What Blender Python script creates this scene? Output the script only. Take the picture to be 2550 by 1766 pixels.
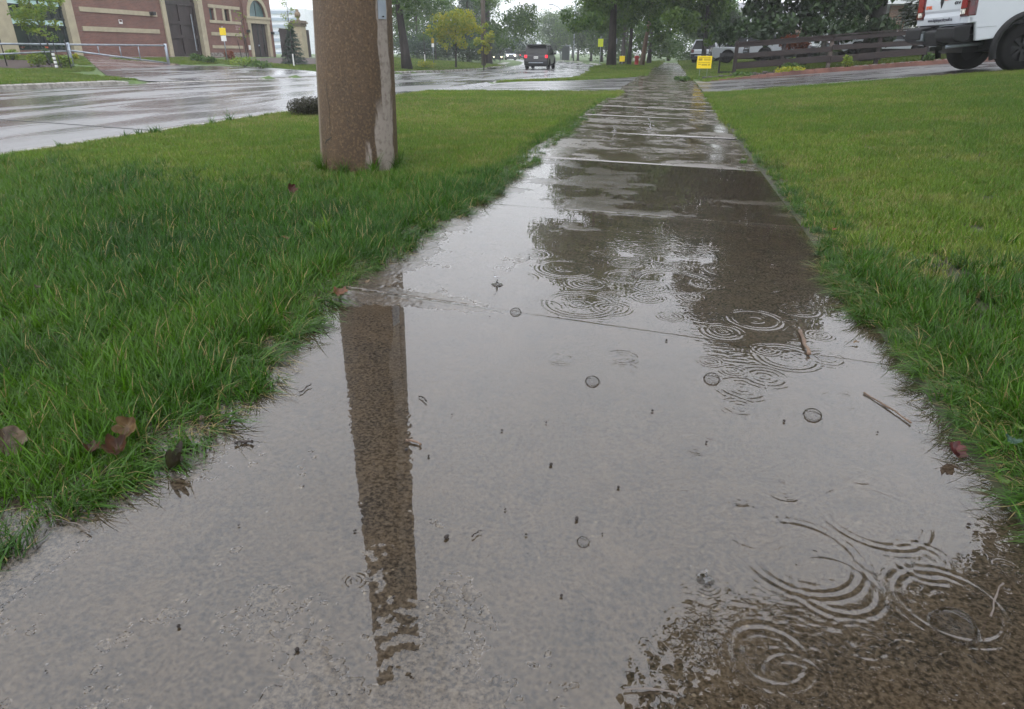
import bpy, math, random
import numpy as np
from mathutils import Vector, Matrix
R = math.radians
rng = np.random.default_rng(7)
random.seed(7)
sc = bpy.context.scene
for o in list(bpy.data.objects): bpy.data.objects.remove(o)
# ------------------------------------------------------------------ camera
F = 1686.0; TH = math.atan((883 - 132) / F); YAW = R(12.3); H = 0.78
cd = bpy.data.cameras.new('camera'); cam = bpy.data.objects.new('camera', cd); sc.collection.objects.link(cam)
cd.sensor_width = 36; cd.lens = F / 2550 * 36; cd.clip_end = 4000; cd.clip_start = 0.02
cam.location = (0, 0, H); cam.rotation_euler = (R(90) - TH, 0, YAW)
sc.camera = cam
# ------------------------------------------------------------------ world and sun
SUN_EL, SUN_ROT = R(52), R(200)      # behind the camera, a little to the left
w = bpy.data.worlds.new('World'); sc.world = w; w.use_nodes = True
nt = w.node_tree; nt.nodes.clear()
def N(nt, t, **k):
    n = nt.nodes.new(t)
    for a, b in k.items():
        if a.startswith('i_'):
            n.inputs[a[2:].replace('_', ' ')].default_value = b
        else: setattr(n, a, b)
    return n
out = N(nt, 'ShaderNodeOutputWorld'); bg = N(nt, 'ShaderNodeBackground'); bg.inputs['Strength'].default_value = 0.1
sky = N(nt, 'ShaderNodeTexSky', sky_type='NISHITA', sun_disc=False, sun_elevation=SUN_EL, sun_rotation=SUN_ROT, dust_density=4.0)
tc = N(nt, 'ShaderNodeTexCoord'); sep = N(nt, 'ShaderNodeSeparateXYZ')
nt.links.new(tc.outputs['Generated'], sep.inputs[0])
cr = N(nt, 'ShaderNodeMapRange'); cr.inputs['From Min'].default_value = 0.0; cr.inputs['From Max'].default_value = 1.0
cr.inputs['To Min'].default_value = 9.6; cr.inputs['To Max'].default_value = 21.0
nt.links.new(sep.outputs['Z'], cr.inputs['Value'])
cn = N(nt, 'ShaderNodeTexNoise'); cn.inputs['Scale'].default_value = 2.2; cn.inputs['Detail'].default_value = 5
nt.links.new(tc.outputs['Generated'], cn.inputs['Vector'])
cm = N(nt, 'ShaderNodeMapRange'); cm.inputs['From Min'].default_value = 0.3; cm.inputs['From Max'].default_value = 0.7
cm.inputs['To Min'].default_value = 0.9; cm.inputs['To Max'].default_value = 1.08
nt.links.new(cn.outputs['Fac'], cm.inputs['Value'])
mu = N(nt, 'ShaderNodeMath', operation='MULTIPLY'); nt.links.new(cr.outputs[0], mu.inputs[0]); nt.links.new(cm.outputs[0], mu.inputs[1])
vm = N(nt, 'ShaderNodeVectorMath', operation='SCALE'); vm.inputs[0].default_value = (0.955, 0.985, 1.06)
nt.links.new(mu.outputs[0], vm.inputs['Scale'])
mx = N(nt, 'ShaderNodeMixRGB'); mx.inputs[0].default_value = 0.93
nt.links.new(sky.outputs[0], mx.inputs[1]); nt.links.new(vm.outputs[0], mx.inputs[2])
nt.links.new(mx.outputs[0], bg.inputs['Color']); nt.links.new(bg.outputs[0], out.inputs[0])
sd = bpy.data.lights.new('sun', 'SUN'); sd.energy = 0.5; sd.angle = R(30); sd.color = (1, 0.97, 0.93)
so = bpy.data.objects.new('sun', sd); sc.collection.objects.link(so)
so.rotation_euler = (R(90) - SUN_EL, 0, R(180) - SUN_ROT)
sc.view_settings.view_transform = 'Standard'; sc.view_settings.look = 'None'
sc.view_settings.exposure = 0.70; sc.view_settings.gamma = 1.0; sc.view_settings.use_curve_mapping = False
sc.render.engine = 'CYCLES'
sc.cycles.use_denoising = True
try: sc.cycles.denoiser = 'OPENIMAGEDENOISE'
except Exception: pass
sc.cycles.max_bounces = 8; sc.cycles.transparent_max_bounces = 16; sc.cycles.volume_bounces = 2
sc.cycles.sample_clamp_indirect = 4.0
sc.cycles.use_adaptive_sampling = False

# ------------------------------------------------------------------ helpers
ct, st = math.cos(TH), math.sin(TH); cy_, sy_ = math.cos(YAW), math.sin(YAW)
RI = (cy_, sy_, 0); FW = (-sy_ * ct, cy_ * ct, -st); UP = (-sy_ * st, cy_ * st, ct)
def gz(u, v, z=0.0):          # a photo pixel to the point on the level z (used while laying the place out)
    a = (u - 1275) / F; b = -(v - 883) / F
    d = [FW[i] + a * RI[i] + b * UP[i] for i in range(3)]; t = (z - H) / d[2]
    return d[0] * t, d[1] * t
def tag(o, label, cat=None, group=None, kind=None):
    if label: o['label'] = label
    if cat: o['category'] = cat
    if group: o['group'] = group
    if kind: o['kind'] = kind
    return o
def thing(name, label, cat, loc=(0, 0, 0), rz=0.0, group=None):
    o = bpy.data.objects.new(name, None); sc.collection.objects.link(o)
    o.location = loc; o.rotation_euler = (0, 0, rz); o.empty_display_size = 0.2
    return tag(o, label, cat, group)
def link(name, me, parent=None):
    o = bpy.data.objects.new(name, me); sc.collection.objects.link(o)
    if parent is not None: o.parent = parent
    return o
def npmesh(name, V, Fc, mats, parent=None, smooth=True, midx=None):
    V = np.asarray(V, dtype=np.float32); Fc = np.asarray(Fc, dtype=np.int32); k = Fc.shape[1]
    me = bpy.data.meshes.new(name)
    me.vertices.add(len(V)); me.vertices.foreach_set('co', V.ravel())
    me.loops.add(Fc.size); me.loops.foreach_set('vertex_index', Fc.ravel())
    me.polygons.add(len(Fc)); me.polygons.foreach_set('loop_start', np.arange(0, Fc.size, k, dtype=np.int32))
    me.polygons.foreach_set('loop_total', np.full(len(Fc), k, dtype=np.int32))
    if midx is not None: me.polygons.foreach_set('material_index', np.asarray(midx, dtype=np.int32))
    me.polygons.foreach_set('use_smooth', np.full(len(Fc), smooth, dtype=bool))
    for m in (mats if isinstance(mats, (list, tuple)) else [mats]): me.materials.append(m)
    me.update(calc_edges=True); me.validate()
    return link(name, me, parent)
class MB:
    def __init__(s): s.v = []; s.f = []; s.m = []
    def add(s, vs, fs, m=0):
        b = len(s.v); s.v += [tuple(p) for p in vs]; s.f += [tuple(i + b for i in f) for f in fs]; s.m += [m] * len(fs); return s
    def box(s, x0, x1, y0, y1, z0, z1, m=0, M=None):
        vs = [Vector(p) for p in ((x0,y0,z0),(x1,y0,z0),(x1,y1,z0),(x0,y1,z0),(x0,y0,z1),(x1,y0,z1),(x1,y1,z1),(x0,y1,z1))]
        if M is not None: vs = [M @ p for p in vs]
        return s.add(vs, [(0,3,2,1),(4,5,6,7),(0,1,5,4),(1,2,6,5),(2,3,7,6),(3,0,4,7)], m)
    def tube(s, pts, rad, n=8, m=0, caps=True):
        pts = [Vector(p) for p in pts]
        if not isinstance(rad, (list, tuple)): rad = [rad] * len(pts)
        vs = []; fs = []
        for i, p in enumerate(pts):
            d = (pts[min(i + 1, len(pts) - 1)] - pts[max(i - 1, 0)]).normalized()
            a = Vector((1, 0, 0)) if abs(d.x) < 0.8 else Vector((0, 1, 0))
            e1 = d.cross(a).normalized(); e2 = d.cross(e1)
            for k in range(n):
                t = 2 * math.pi * k / n; vs.append(p + rad[i] * (math.cos(t) * e1 + math.sin(t) * e2))
        for i in range(len(pts) - 1):
            for k in range(n):
                a, b = i * n + k, i * n + (k + 1) % n; fs.append((a, b, b + n, a + n))
        if caps: fs.append(tuple(range(n))[::-1]); fs.append(tuple(range((len(pts) - 1) * n, len(pts) * n)))
        return s.add(vs, fs, m)
    def lathe(s, prof, c=(0, 0, 0), n=20, m=0):
        vs = []; fs = []
        for r, z in prof:
            for k in range(n):
                t = 2 * math.pi * k / n; vs.append((c[0] + r * math.cos(t), c[1] + r * math.sin(t), c[2] + z))
        for i in range(len(prof) - 1):
            for k in range(n):
                a, b = i * n + k, i * n + (k + 1) % n; fs.append((a, b, b + n, a + n))
        return s.add(vs, fs, m)
    def prism(s, poly, axis, a, b, m=0):      # poly: 2-D outline, extruded along axis from a to b
        def P(p, t): return {'x': (t, p[0], p[1]), 'y': (p[0], t, p[1]), 'z': (p[0], p[1], t)}[axis]
        n = len(poly); vs = [P(p, a) for p in poly] + [P(p, b) for p in poly]
        fs = [tuple(range(n)), tuple(range(2 * n - 1, n - 1, -1))] + [(i, i + n, (i + 1) % n + n, (i + 1) % n) for i in range(n)]
        return s.add(vs, fs, m)
    def build(s, name, mats, parent=None, smooth=False, bevel=0, loc=None):
        me = bpy.data.meshes.new(name); me.from_pydata(s.v, [], s.f)
        for m in (mats if isinstance(mats, (list, tuple)) else [mats]): me.materials.append(m)
        me.polygons.foreach_set('material_index', s.m)
        import bmesh
        bm = bmesh.new(); bm.from_mesh(me); bmesh.ops.recalc_face_normals(bm, faces=bm.faces)
        bm.to_mesh(me); bm.free()
        me.polygons.foreach_set('use_smooth', [smooth] * len(me.polygons)); me.update()
        o = link(name, me, parent)
        if loc: o.location = loc
        if bevel:
            b = o.modifiers.new('bevel', 'BEVEL'); b.width = bevel; b.segments = 2; b.limit_method = 'ANGLE'
        return o
# smooth value noise on arrays
def vnoise(x, y, scale, seed, octaves=1, gain=0.5):
    tot = 0; amp = 1; nrm = 0
    for o in range(octaves):
        g = np.random.default_rng(seed + 31 * o).random((256, 256)).astype(np.float32)
        X = np.asarray(x) / scale + 1000.5; Y = np.asarray(y) / scale + 1000.5
        xi = np.floor(X).astype(int); yi = np.floor(Y).astype(int); fx = X - xi; fy = Y - yi
        fx = fx * fx * (3 - 2 * fx); fy = fy * fy * (3 - 2 * fy)
        a = g[xi % 256, yi % 256]; b = g[(xi + 1) % 256, yi % 256]; c = g[xi % 256, (yi + 1) % 256]; d = g[(xi + 1) % 256, (yi + 1) % 256]
        tot = tot + amp * ((a * (1 - fx) + b * fx) * (1 - fy) + (c * (1 - fx) + d * fx) * fy); nrm += amp
        amp *= gain; scale *= 0.5
    return tot / nrm * 2 - 1

# ------------------------------------------------------------------ materials
def mat(name, col, rough=0.6, col2=None, nscale=8.0, contrast=(0.35, 0.65), bump=0.0, bscale=60.0, spec=0.5, metal=0.0,
        coat=0.0, detail=5.0, stretch=(1, 1, 1), rough2=None, island=0.0, emit=None, trans=0.0, ior=1.45, alpha=1.0):
    m = bpy.data.materials.new(name); m.use_nodes = True; nt = m.node_tree; b = nt.nodes['Principled BSDF']
    b.inputs['Roughness'].default_value = rough; b.inputs['Metallic'].default_value = metal
    b.inputs['Specular IOR Level'].default_value = spec; b.inputs['Coat Weight'].default_value = coat; b.inputs['Coat Roughness'].default_value = 0.06
    b.inputs['IOR'].default_value = ior; b.inputs['Transmission Weight'].default_value = trans
    b.inputs['Base Color'].default_value = (*col, 1)
    tcn = N(nt, 'ShaderNodeTexCoord'); mp = N(nt, 'ShaderNodeMapping'); mp.inputs['Scale'].default_value = stretch
    nt.links.new(tcn.outputs['Object'], mp.inputs[0])
    if col2 is None: col2 = tuple(c * 0.8 for c in col)
    nz = N(nt, 'ShaderNodeTexNoise'); nz.inputs['Scale'].default_value = nscale; nz.inputs['Detail'].default_value = detail
    nt.links.new(mp.outputs[0], nz.inputs['Vector'])
    mr = N(nt, 'ShaderNodeMapRange'); mr.inputs['From Min'].default_value = contrast[0]; mr.inputs['From Max'].default_value = contrast[1]
    nt.links.new(nz.outputs['Fac'], mr.inputs['Value'])
    fac = mr.outputs[0]
    if island:
        g = N(nt, 'ShaderNodeNewGeometry'); ad = N(nt, 'ShaderNodeMath', operation='MULTIPLY_ADD', use_clamp=True)
        sb = N(nt, 'ShaderNodeMath', operation='SUBTRACT'); sb.inputs[1].default_value = 0.5
        nt.links.new(g.outputs['Random Per Island'], sb.inputs[0]); nt.links.new(sb.outputs[0], ad.inputs[0])
        ad.inputs[1].default_value = island; nt.links.new(fac, ad.inputs[2]); fac = ad.outputs[0]
    mc = N(nt, 'ShaderNodeMixRGB'); mc.inputs[1].default_value = (*col, 1); mc.inputs[2].default_value = (*col2, 1)
    nt.links.new(fac, mc.inputs[0]); nt.links.new(mc.outputs[0], b.inputs['Base Color'])
    if rough2 is not None:
        m2 = N(nt, 'ShaderNodeMapRange'); m2.inputs['From Min'].default_value = contrast[0]; m2.inputs['From Max'].default_value = contrast[1]
        m2.inputs['To Min'].default_value = rough; m2.inputs['To Max'].default_value = rough2
        nt.links.new(nz.outputs['Fac'], m2.inputs['Value']); nt.links.new(m2.outputs[0], b.inputs['Roughness'])
    if bump:
        bz = N(nt, 'ShaderNodeTexNoise'); bz.inputs['Scale'].default_value = bscale; bz.inputs['Detail'].default_value = 4
        nt.links.new(mp.outputs[0], bz.inputs['Vector'])
        bp = N(nt, 'ShaderNodeBump'); bp.inputs['Strength'].default_value = bump; bp.inputs['Distance'].default_value = 0.5 / bscale
        nt.links.new(bz.outputs['Fac'], bp.inputs['Height']); nt.links.new(bp.outputs[0], b.inputs['Normal'])
    if emit: b.inputs['Emission Color'].default_value = (*emit[0], 1); b.inputs['Emission Strength'].default_value = emit[1]
    return m
def leafmat(name, c1, c2, rough=0.5, tr=0.35, isl=1.3, nscale=1.2):
    m = mat(name, c1, rough, c2, nscale=nscale, contrast=(0.3, 0.7), island=isl, detail=2)
    nt = m.node_tree; b = nt.nodes['Principled BSDF']; o = nt.nodes['Material Output']
    t = N(nt, 'ShaderNodeBsdfTranslucent'); ms = N(nt, 'ShaderNodeMixShader'); ms.inputs[0].default_value = tr
    c = b.inputs['Base Color'].links[0].from_socket
    nt.links.new(c, t.inputs['Color']); nt.links.new(b.outputs[0], ms.inputs[1]); nt.links.new(t.outputs[0], ms.inputs[2])
    nt.links.new(ms.outputs[0], o.inputs['Surface'])
    return m
def brickmat(name, c1, c2, mortar, bw=0.22, bh=0.075, axis='YZ', msize=0.012):
    m = bpy.data.materials.new(name); m.use_nodes = True; nt = m.node_tree; b = nt.nodes['Principled BSDF']; b.inputs['Roughness'].default_value = 0.7
    tcn = N(nt, 'ShaderNodeTexCoord'); sp = N(nt, 'ShaderNodeSeparateXYZ'); cb = N(nt, 'ShaderNodeCombineXYZ')
    nt.links.new(tcn.outputs['Object'], sp.inputs[0]); nt.links.new(sp.outputs[axis[0]], cb.inputs[0]); nt.links.new(sp.outputs[axis[1]], cb.inputs[1])
    br = N(nt, 'ShaderNodeTexBrick'); br.inputs['Scale'].default_value = 1.0; br.inputs['Brick Width'].default_value = bw; br.inputs['Row Height'].default_value = bh
    br.inputs['Mortar Size'].default_value = msize; br.inputs['Color1'].default_value = (*c1, 1); br.inputs['Color2'].default_value = (*c2, 1); br.inputs['Mortar'].default_value = (*mortar, 1)
    nt.links.new(cb.outputs[0], br.inputs['Vector'])
    nz = N(nt, 'ShaderNodeTexNoise'); nz.inputs['Scale'].default_value = 0.9; nz.inputs['Detail'].default_value = 6
    nt.links.new(tcn.outputs['Object'], nz.inputs['Vector'])
    mr = N(nt, 'ShaderNodeMapRange'); mr.inputs['From Min'].default_value = .3; mr.inputs['From Max'].default_value = .7; mr.inputs['To Min'].default_value = .78; mr.inputs['To Max'].default_value = 1.12
    nt.links.new(nz.outputs['Fac'], mr.inputs['Value'])
    vs = N(nt, 'ShaderNodeVectorMath', operation='SCALE'); nt.links.new(br.outputs['Color'], vs.inputs[0]); nt.links.new(mr.outputs[0], vs.inputs['Scale'])
    nt.links.new(vs.outputs[0], b.inputs['Base Color'])
    bp = N(nt, 'ShaderNodeBump'); bp.inputs['Strength'].default_value = .5; bp.inputs['Distance'].default_value = .005; bp.invert = True
    nt.links.new(br.outputs['Fac'], bp.inputs['Height']); nt.links.new(bp.outputs[0], b.inputs['Normal'])
    return m
M = {}
M['soil'] = mat('soil', (0.035, 0.04, 0.014), 0.8, (0.022, 0.018, 0.010), nscale=14, bump=0.6, bscale=90)
M['lawnbase'] = mat('lawn_base', (0.06, 0.11, 0.015), 0.8, (0.035, 0.06, 0.012), nscale=3, bump=0.5, bscale=60)
M['mulch'] = mat('mulch', (0.05, 0.03, 0.022), 0.75, (0.022, 0.015, 0.012), nscale=20, bump=0.9, bscale=40)
M['redmulch'] = mat('red_mulch', (0.16, 0.055, 0.03), 0.7, (0.07, 0.03, 0.02), nscale=20, bump=0.9, bscale=40)
M['kerb'] = mat('kerb_concrete', (0.23, 0.215, 0.19), 0.4, (0.13, 0.12, 0.10), nscale=7, bump=0.5, bscale=80, rough2=0.2)
M['dark_gap'] = mat('dark_gap', (0.012, 0.012, 0.010), 0.5)
M['polec'] = None
M['stone'] = mat('cream_stone', (0.40, 0.35, 0.24), 0.65, (0.33, 0.29, 0.20), nscale=3, bump=0.3, bscale=30)
M['brick'] = brickmat('red_brick', (0.19, 0.075, 0.052), (0.135, 0.052, 0.038), (0.16, 0.10, 0.08))
M['brick2'] = brickmat('orange_brick', (0.36, 0.17, 0.11), (0.26, 0.12, 0.09), (0.4, 0.32, 0.26), axis='XZ')
M['gatewood'] = mat('brown_gate', (0.035, 0.021, 0.021), 0.5, (0.020, 0.013, 0.013), nscale=6, stretch=(1, 1, .3))
M['glassdark'] = mat('dark_glass', (0.015, 0.022, 0.022), 0.05, (0.02, 0.035, 0.03), nscale=1.2, spec=0.8)
M['glassblue'] = mat('teal_glass', (0.07, 0.14, 0.15), 0.08, (0.05, 0.10, 0.10), nscale=2, spec=0.8)
M['carglass'] = mat('car_glass', (0.010, 0.011, 0.013), 0.12, (0.016, 0.017, 0.02), nscale=1.5, spec=.15)
M['frostband'] = mat('pale_band', (0.55, 0.72, 0.70), 0.3, (0.42, 0.60, 0.56), nscale=3)
M['frame'] = mat('dark_frame', (0.02, 0.03, 0.03), 0.4)
M['galv'] = mat('galvanised_metal', (0.33, 0.36, 0.40), 0.35, (0.22, 0.25, 0.29), nscale=5, metal=0.6)
M['black'] = mat('black_metal', (0.012, 0.012, 0.014), 0.4)
M['white'] = mat('white_paint', (0.75, 0.75, 0.73), 0.4, (0.66, 0.66, 0.64))
M['yellow'] = mat('yellow_sign', (0.80, 0.60, 0.01), 0.4, (0.72, 0.52, 0.01), nscale=3)
M['yellowgreen'] = mat('fluorescent_sign', (0.62, 0.72, 0.02), 0.4, (0.58, 0.66, 0.02))
M['ochre'] = mat('ochre_print', (0.33, 0.23, 0.005), 0.5)
M['darkwood'] = mat('dark_weathered_timber', (0.026, 0.016, 0.014), 0.6, (0.010, 0.007, 0.007), nscale=5, stretch=(1, 6, 6), bump=.5, bscale=30)
M['lightwood'] = mat('grey_timber', (0.12, 0.10, 0.085), 0.6, (0.07, 0.055, 0.045), nscale=6, bump=.4, bscale=30)
M['barkd'] = mat('dark_bark', (0.030, 0.022, 0.018), 0.75, (0.012, 0.009, 0.008), nscale=9, stretch=(1, 1, .25), bump=1, bscale=22)
M['barkb'] = mat('brown_bark', (0.17, 0.115, 0.08), 0.75, (0.10, 0.065, 0.045), nscale=7, stretch=(1, 1, .25), bump=.8, bscale=22)
M['barkg'] = mat('grey_bark', (0.06, 0.052, 0.048), 0.75, (0.03, 0.025, 0.025), nscale=9, stretch=(1, 1, .25), bump=.8, bscale=22)
M['polewood'] = mat('utility_pole_wood', (0.13, 0.105, 0.085), 0.7, (0.08, 0.062, 0.05), nscale=5, stretch=(1, 1, .1), bump=.5, bscale=30)
M['roofgrey'] = mat('grey_shingles', (0.22, 0.22, 0.24), 0.6, (0.16, 0.16, 0.175), nscale=12, bump=.4, bscale=30)
M['siding'] = mat('white_siding', (0.62, 0.64, 0.66), 0.5, (0.52, 0.54, 0.56), nscale=2)
M['cpaint'] = mat('white_car_paint', (0.50, 0.53, 0.57), 0.25, (0.47, 0.50, 0.54), nscale=1.5, coat=1.0)
M['cdark'] = mat('dark_car_paint', (0.016, 0.016, 0.020), 0.3, (0.012, 0.012, 0.016), nscale=2, coat=.35)
M['csilver'] = mat('silver_car_paint', (0.35, 0.37, 0.40), 0.25, (0.30, 0.32, 0.35), nscale=2, coat=1.0)
M['cred'] = mat('dark_red_car_paint', (0.10, 0.03, 0.035), 0.25, (0.07, 0.02, 0.03), nscale=2, coat=1.0)
M['plastic'] = mat('black_plastic', (0.012, 0.012, 0.014), 0.5, (0.008, 0.008, 0.009), nscale=30, spec=.3, bump=.2, bscale=300)
M['tyre'] = mat('tyre_rubber', (0.004, 0.004, 0.0045), 0.8, (0.007, 0.007, 0.007), nscale=20, spec=.2)
M['rim'] = mat('dark_rim', (0.02, 0.02, 0.022), 0.45, metal=0.3, spec=.3)
M['redlens'] = mat('red_lens', (0.10, 0.002, 0.004), 0.12, (0.045, 0.001, 0.003), nscale=9, spec=.8)
M['clearlens'] = mat('clear_lens', (0.75, 0.72, 0.64), 0.15, (0.25, 0.26, 0.24), nscale=22, contrast=(.45, .55))
M['litred'] = mat('lit_tail_lamp', (0.5, 0.01, 0.02), 0.3, emit=((1.0, 0.03, 0.06), .75))
M['headlamp'] = mat('lit_head_lamp', (0.9, 0.85, 0.7), 0.3, emit=((1.0, 0.9, 0.62), 9.0))
M['orange'] = mat('orange_print', (0.75, 0.16, 0.06), 0.5)
M['greyprint'] = mat('grey_print', (0.05, 0.05, 0.07), 0.5)
M['hydrant'] = mat('red_hydrant', (0.45, 0.02, 0.025), 0.4)
# leaves
M['lf_near'] = leafmat('leaves_deep_green', (0.022, 0.062, 0.008), (0.080, 0.145, 0.014), isl=1.1)
M['lf_dark'] = leafmat('leaves_dark', (0.010, 0.027, 0.008), (0.030, 0.062, 0.013), tr=.2)
M['lf_mid'] = leafmat('leaves_mid_green', (0.030, 0.078, 0.014), (0.080, 0.145, 0.022))
M['lf_yel'] = leafmat('leaves_yellow', (0.36, 0.34, 0.02), (0.17, 0.24, 0.02), tr=.45)
M['lf_lime'] = leafmat('leaves_lime', (0.22, 0.28, 0.025), (0.11, 0.20, 0.03), tr=.45)
M['lf_blue'] = leafmat('needles_blue_green', (0.028, 0.06, 0.038), (0.012, 0.035, 0.022), tr=.1)
M['lf_brown'] = leafmat('needles_brown', (0.11, 0.09, 0.05), (0.05, 0.07, 0.03), tr=.1)
M['lf_yew'] = leafmat('needles_olive', (0.05, 0.075, 0.02), (0.018, 0.03, 0.012), tr=.1)
M['lf_rust'] = leafmat('rust_leaves', (0.24, 0.06, 0.02), (0.12, 0.035, 0.015))
M['lf_bush'] = leafmat('leaves_bush', (0.032, 0.030, 0.008), (0.014, 0.014, 0.005), tr=.1)

# ------------------------------------------------------------------ the lie of the land
SWL, SWR = -1.02, 0.70                       # sidewalk edges
def zroad(y): return -0.13 - 0.28 * np.clip((np.asarray(y, float) - 14) / 42, 0, 1)
def roadc(y):                                # centre-line of the road: straight, then bending to the left
    y = np.asarray(y, float); t = np.clip(y - 48, 0, None)
    return np.where(y < 48, 0.0, -0.0022 * t ** 2 - 0.02 * t)
def kerbR(y):
    y = np.asarray(y, float); t = np.clip((y - 22.2) / 4.2, 0, 1); return -5.55 + 1.85 * t * t * (3 - 2 * t) + roadc(y) - .03 * np.clip(y - 28, 0, None)
def kerbL(y): return -17.8 + 3.9 * np.clip((np.asarray(y, float) - 21) / 24, 0, 1) + roadc(y)
def walkz(x): return -0.029 * (np.asarray(x, float) + 0.10)      # the walk falls gently towards the road
def tz(x, y):
    x = np.asarray(x, float); y = np.asarray(y, float); zr = zroad(y) + 0.13
    kr, kl = kerbR(y), kerbL(y)
    right = 0.0 + 0.074 * np.clip(x - 0.9, 0, 12)
    drop = 0.11 * np.clip((y - 15.6) / .9, 0, 1) * np.clip((22.3 - y) / .9, 0, 1) * np.clip(1 - (x - kr) / 1.3, 0, 1)
    dropl = 0.11 * np.clip((y - 21.4) / .9, 0, 1) * np.clip((33.9 - y) / .9, 0, 1) * np.clip(1 - (kl - x) / 1.8, 0, 1)
    verge = zr * np.clip((SWL - x) / (SWL - kr), 0, 1) + .024 * np.exp(-np.clip(SWL - x, 0, 9) / .35)
    mound = 0.30 * np.exp(-(((x + 3.1) / 2.2) ** 2 + ((y - 37) / 4.5) ** 2))
    left = zr + 0.056 * np.clip(kl - x, 0, 13.2)
    walk = walkz(x)
    return np.where(x > SWR, right, np.where(x > SWL, walk, np.where(x > kr, verge + mound - drop, np.where(x < kl, left - dropl, zr))))

# ------------------------------------------------------------------ ground, road, kerbs
def axis_pts(lo, hi, fine_lo, fine_hi, step, grow=1.18):
    a = list(np.arange(fine_lo, fine_hi + 1e-6, step)); s = step; x = a[-1]
    while x < hi: s *= grow; x += s; a.append(min(x, hi))
    s = step; x = a[0]; b = []
    while x > lo: s *= grow; x -= s; b.append(max(x, lo))
    return np.array(sorted(set(b + a)))
def grid(name, xs, ys, zf, mats, parent=None, keep=None, midx=None):
    X, Y = np.meshgrid(xs, ys); Z = zf(X, Y); nx, ny = len(xs), len(ys)
    V = np.stack([X.ravel(), Y.ravel(), Z.ravel()], 1)
    i = np.arange(nx * ny).reshape(ny, nx)
    Fq = np.stack([i[:-1, :-1].ravel(), i[:-1, 1:].ravel(), i[1:, 1:].ravel(), i[1:, :-1].ravel()], 1)
    if keep is not None: Fq = Fq[keep(V[Fq].mean(1))]
    mi = midx(V[Fq].mean(1)) if midx is not None else None
    return npmesh(name, V, Fq, mats, parent, True, mi)
def gh(x, y):
    z = tz(x, y) - 0.012
    road = (x < kerbR(y) - 0.02) & (x > kerbL(y) + 0.02)
    walk = (x > SWL + 0.04) & (x < SWR - 0.04)
    z = np.where(road, zroad(y) - 0.08, z); z = np.where(walk, -0.10, z)
    return z
xs = axis_pts(-900, 900, -34, 14, 0.28); ys = axis_pts(-40, 1500, -3, 62, 0.45)
xs = np.array(sorted(set(list(xs) + [SWL, SWL + .05, SWR - .05, SWR, -5.55, -5.6])))
tag(grid('ground', xs, ys, gh, [M['lawnbase'], M['soil']], midx=lambda c: ((np.hypot(c[:, 0], c[:, 1]) < 9)).astype(int)), None, kind='structure')

def wetasphalt(name, c1, c2, r1, r2, sx, sy, bump):
    m = bpy.data.materials.new(name); m.use_nodes = True; nt = m.node_tree; b = nt.nodes['Principled BSDF']
    tcn = N(nt, 'ShaderNodeTexCoord'); mp = N(nt, 'ShaderNodeMapping'); mp.inputs['Scale'].default_value = (sx, sy, 1)
    nt.links.new(tcn.outputs['Object'], mp.inputs[0])
    nz = N(nt, 'ShaderNodeTexNoise'); nz.inputs['Scale'].default_value = 1.0; nz.inputs['Detail'].default_value = 6; nz.inputs['Distortion'].default_value = .6
    nt.links.new(mp.outputs[0], nz.inputs['Vector'])
    mr = N(nt, 'ShaderNodeMapRange'); mr.inputs['From Min'].default_value = .40; mr.inputs['From Max'].default_value = .60
    mr.inputs['To Min'].default_value = r1; mr.inputs['To Max'].default_value = r2
    nt.links.new(nz.outputs['Fac'], mr.inputs['Value']); nt.links.new(mr.outputs[0], b.inputs['Roughness'])
    mc = N(nt, 'ShaderNodeMixRGB'); mc.inputs[1].default_value = (*c1, 1); mc.inputs[2].default_value = (*c2, 1)
    nt.links.new(nz.outputs['Fac'], mc.inputs[0]); nt.links.new(mc.outputs[0], b.inputs['Base Color'])
    bz = N(nt, 'ShaderNodeTexNoise'); bz.inputs['Scale'].default_value = 26; bz.inputs['Detail'].default_value = 3
    nt.links.new(tcn.outputs['Object'], bz.inputs['Vector'])
    bf = N(nt, 'ShaderNodeTexNoise'); bf.inputs['Scale'].default_value = 220; bf.inputs['Detail'].default_value = 2
    nt.links.new(tcn.outputs['Object'], bf.inputs['Vector'])
    b1 = N(nt, 'ShaderNodeBump'); b1.inputs['Distance'].default_value = 0.008; b1.inputs['Strength'].default_value = bump
    b.inputs['IOR'].default_value = 1.5
    nt.links.new(bz.outputs['Fac'], b1.inputs['Height'])
    ml = N(nt, 'ShaderNodeMapRange'); ml.inputs['From Min'].default_value = .45; ml.inputs['From Max'].default_value = .62; ml.inputs['To Min'].default_value = 0.0; ml.inputs['To Max'].default_value = .35
    nt.links.new(nz.outputs['Fac'], ml.inputs['Value'])
    b2 = N(nt, 'ShaderNodeBump'); b2.inputs['Distance'].default_value = 0.003; nt.links.new(ml.outputs[0], b2.inputs['Strength'])
    nt.links.new(bf.outputs['Fac'], b2.inputs['Height']); nt.links.new(b1.outputs[0], b2.inputs['Normal']); nt.links.new(b2.outputs[0], b.inputs['Normal'])
    b.inputs['IOR'].default_value = 2.2
    return m
M['asphalt'] = wetasphalt('wet_asphalt', (0.035, 0.035, 0.037), (0.06, 0.058, 0.058), 0.08, 0.40, 0.9, 0.22, 0.8)
M['drive'] = wetasphalt('wet_driveway', (0.045, 0.043, 0.045), (0.085, 0.08, 0.08), 0.16, 0.42, 0.5, 2.0, 0.4)
M['paver'] = wetasphalt('wet_pavers', (0.13, 0.085, 0.08), (0.09, 0.065, 0.062), 0.12, 0.35, 0.5, 0.5, 0.2)
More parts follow.
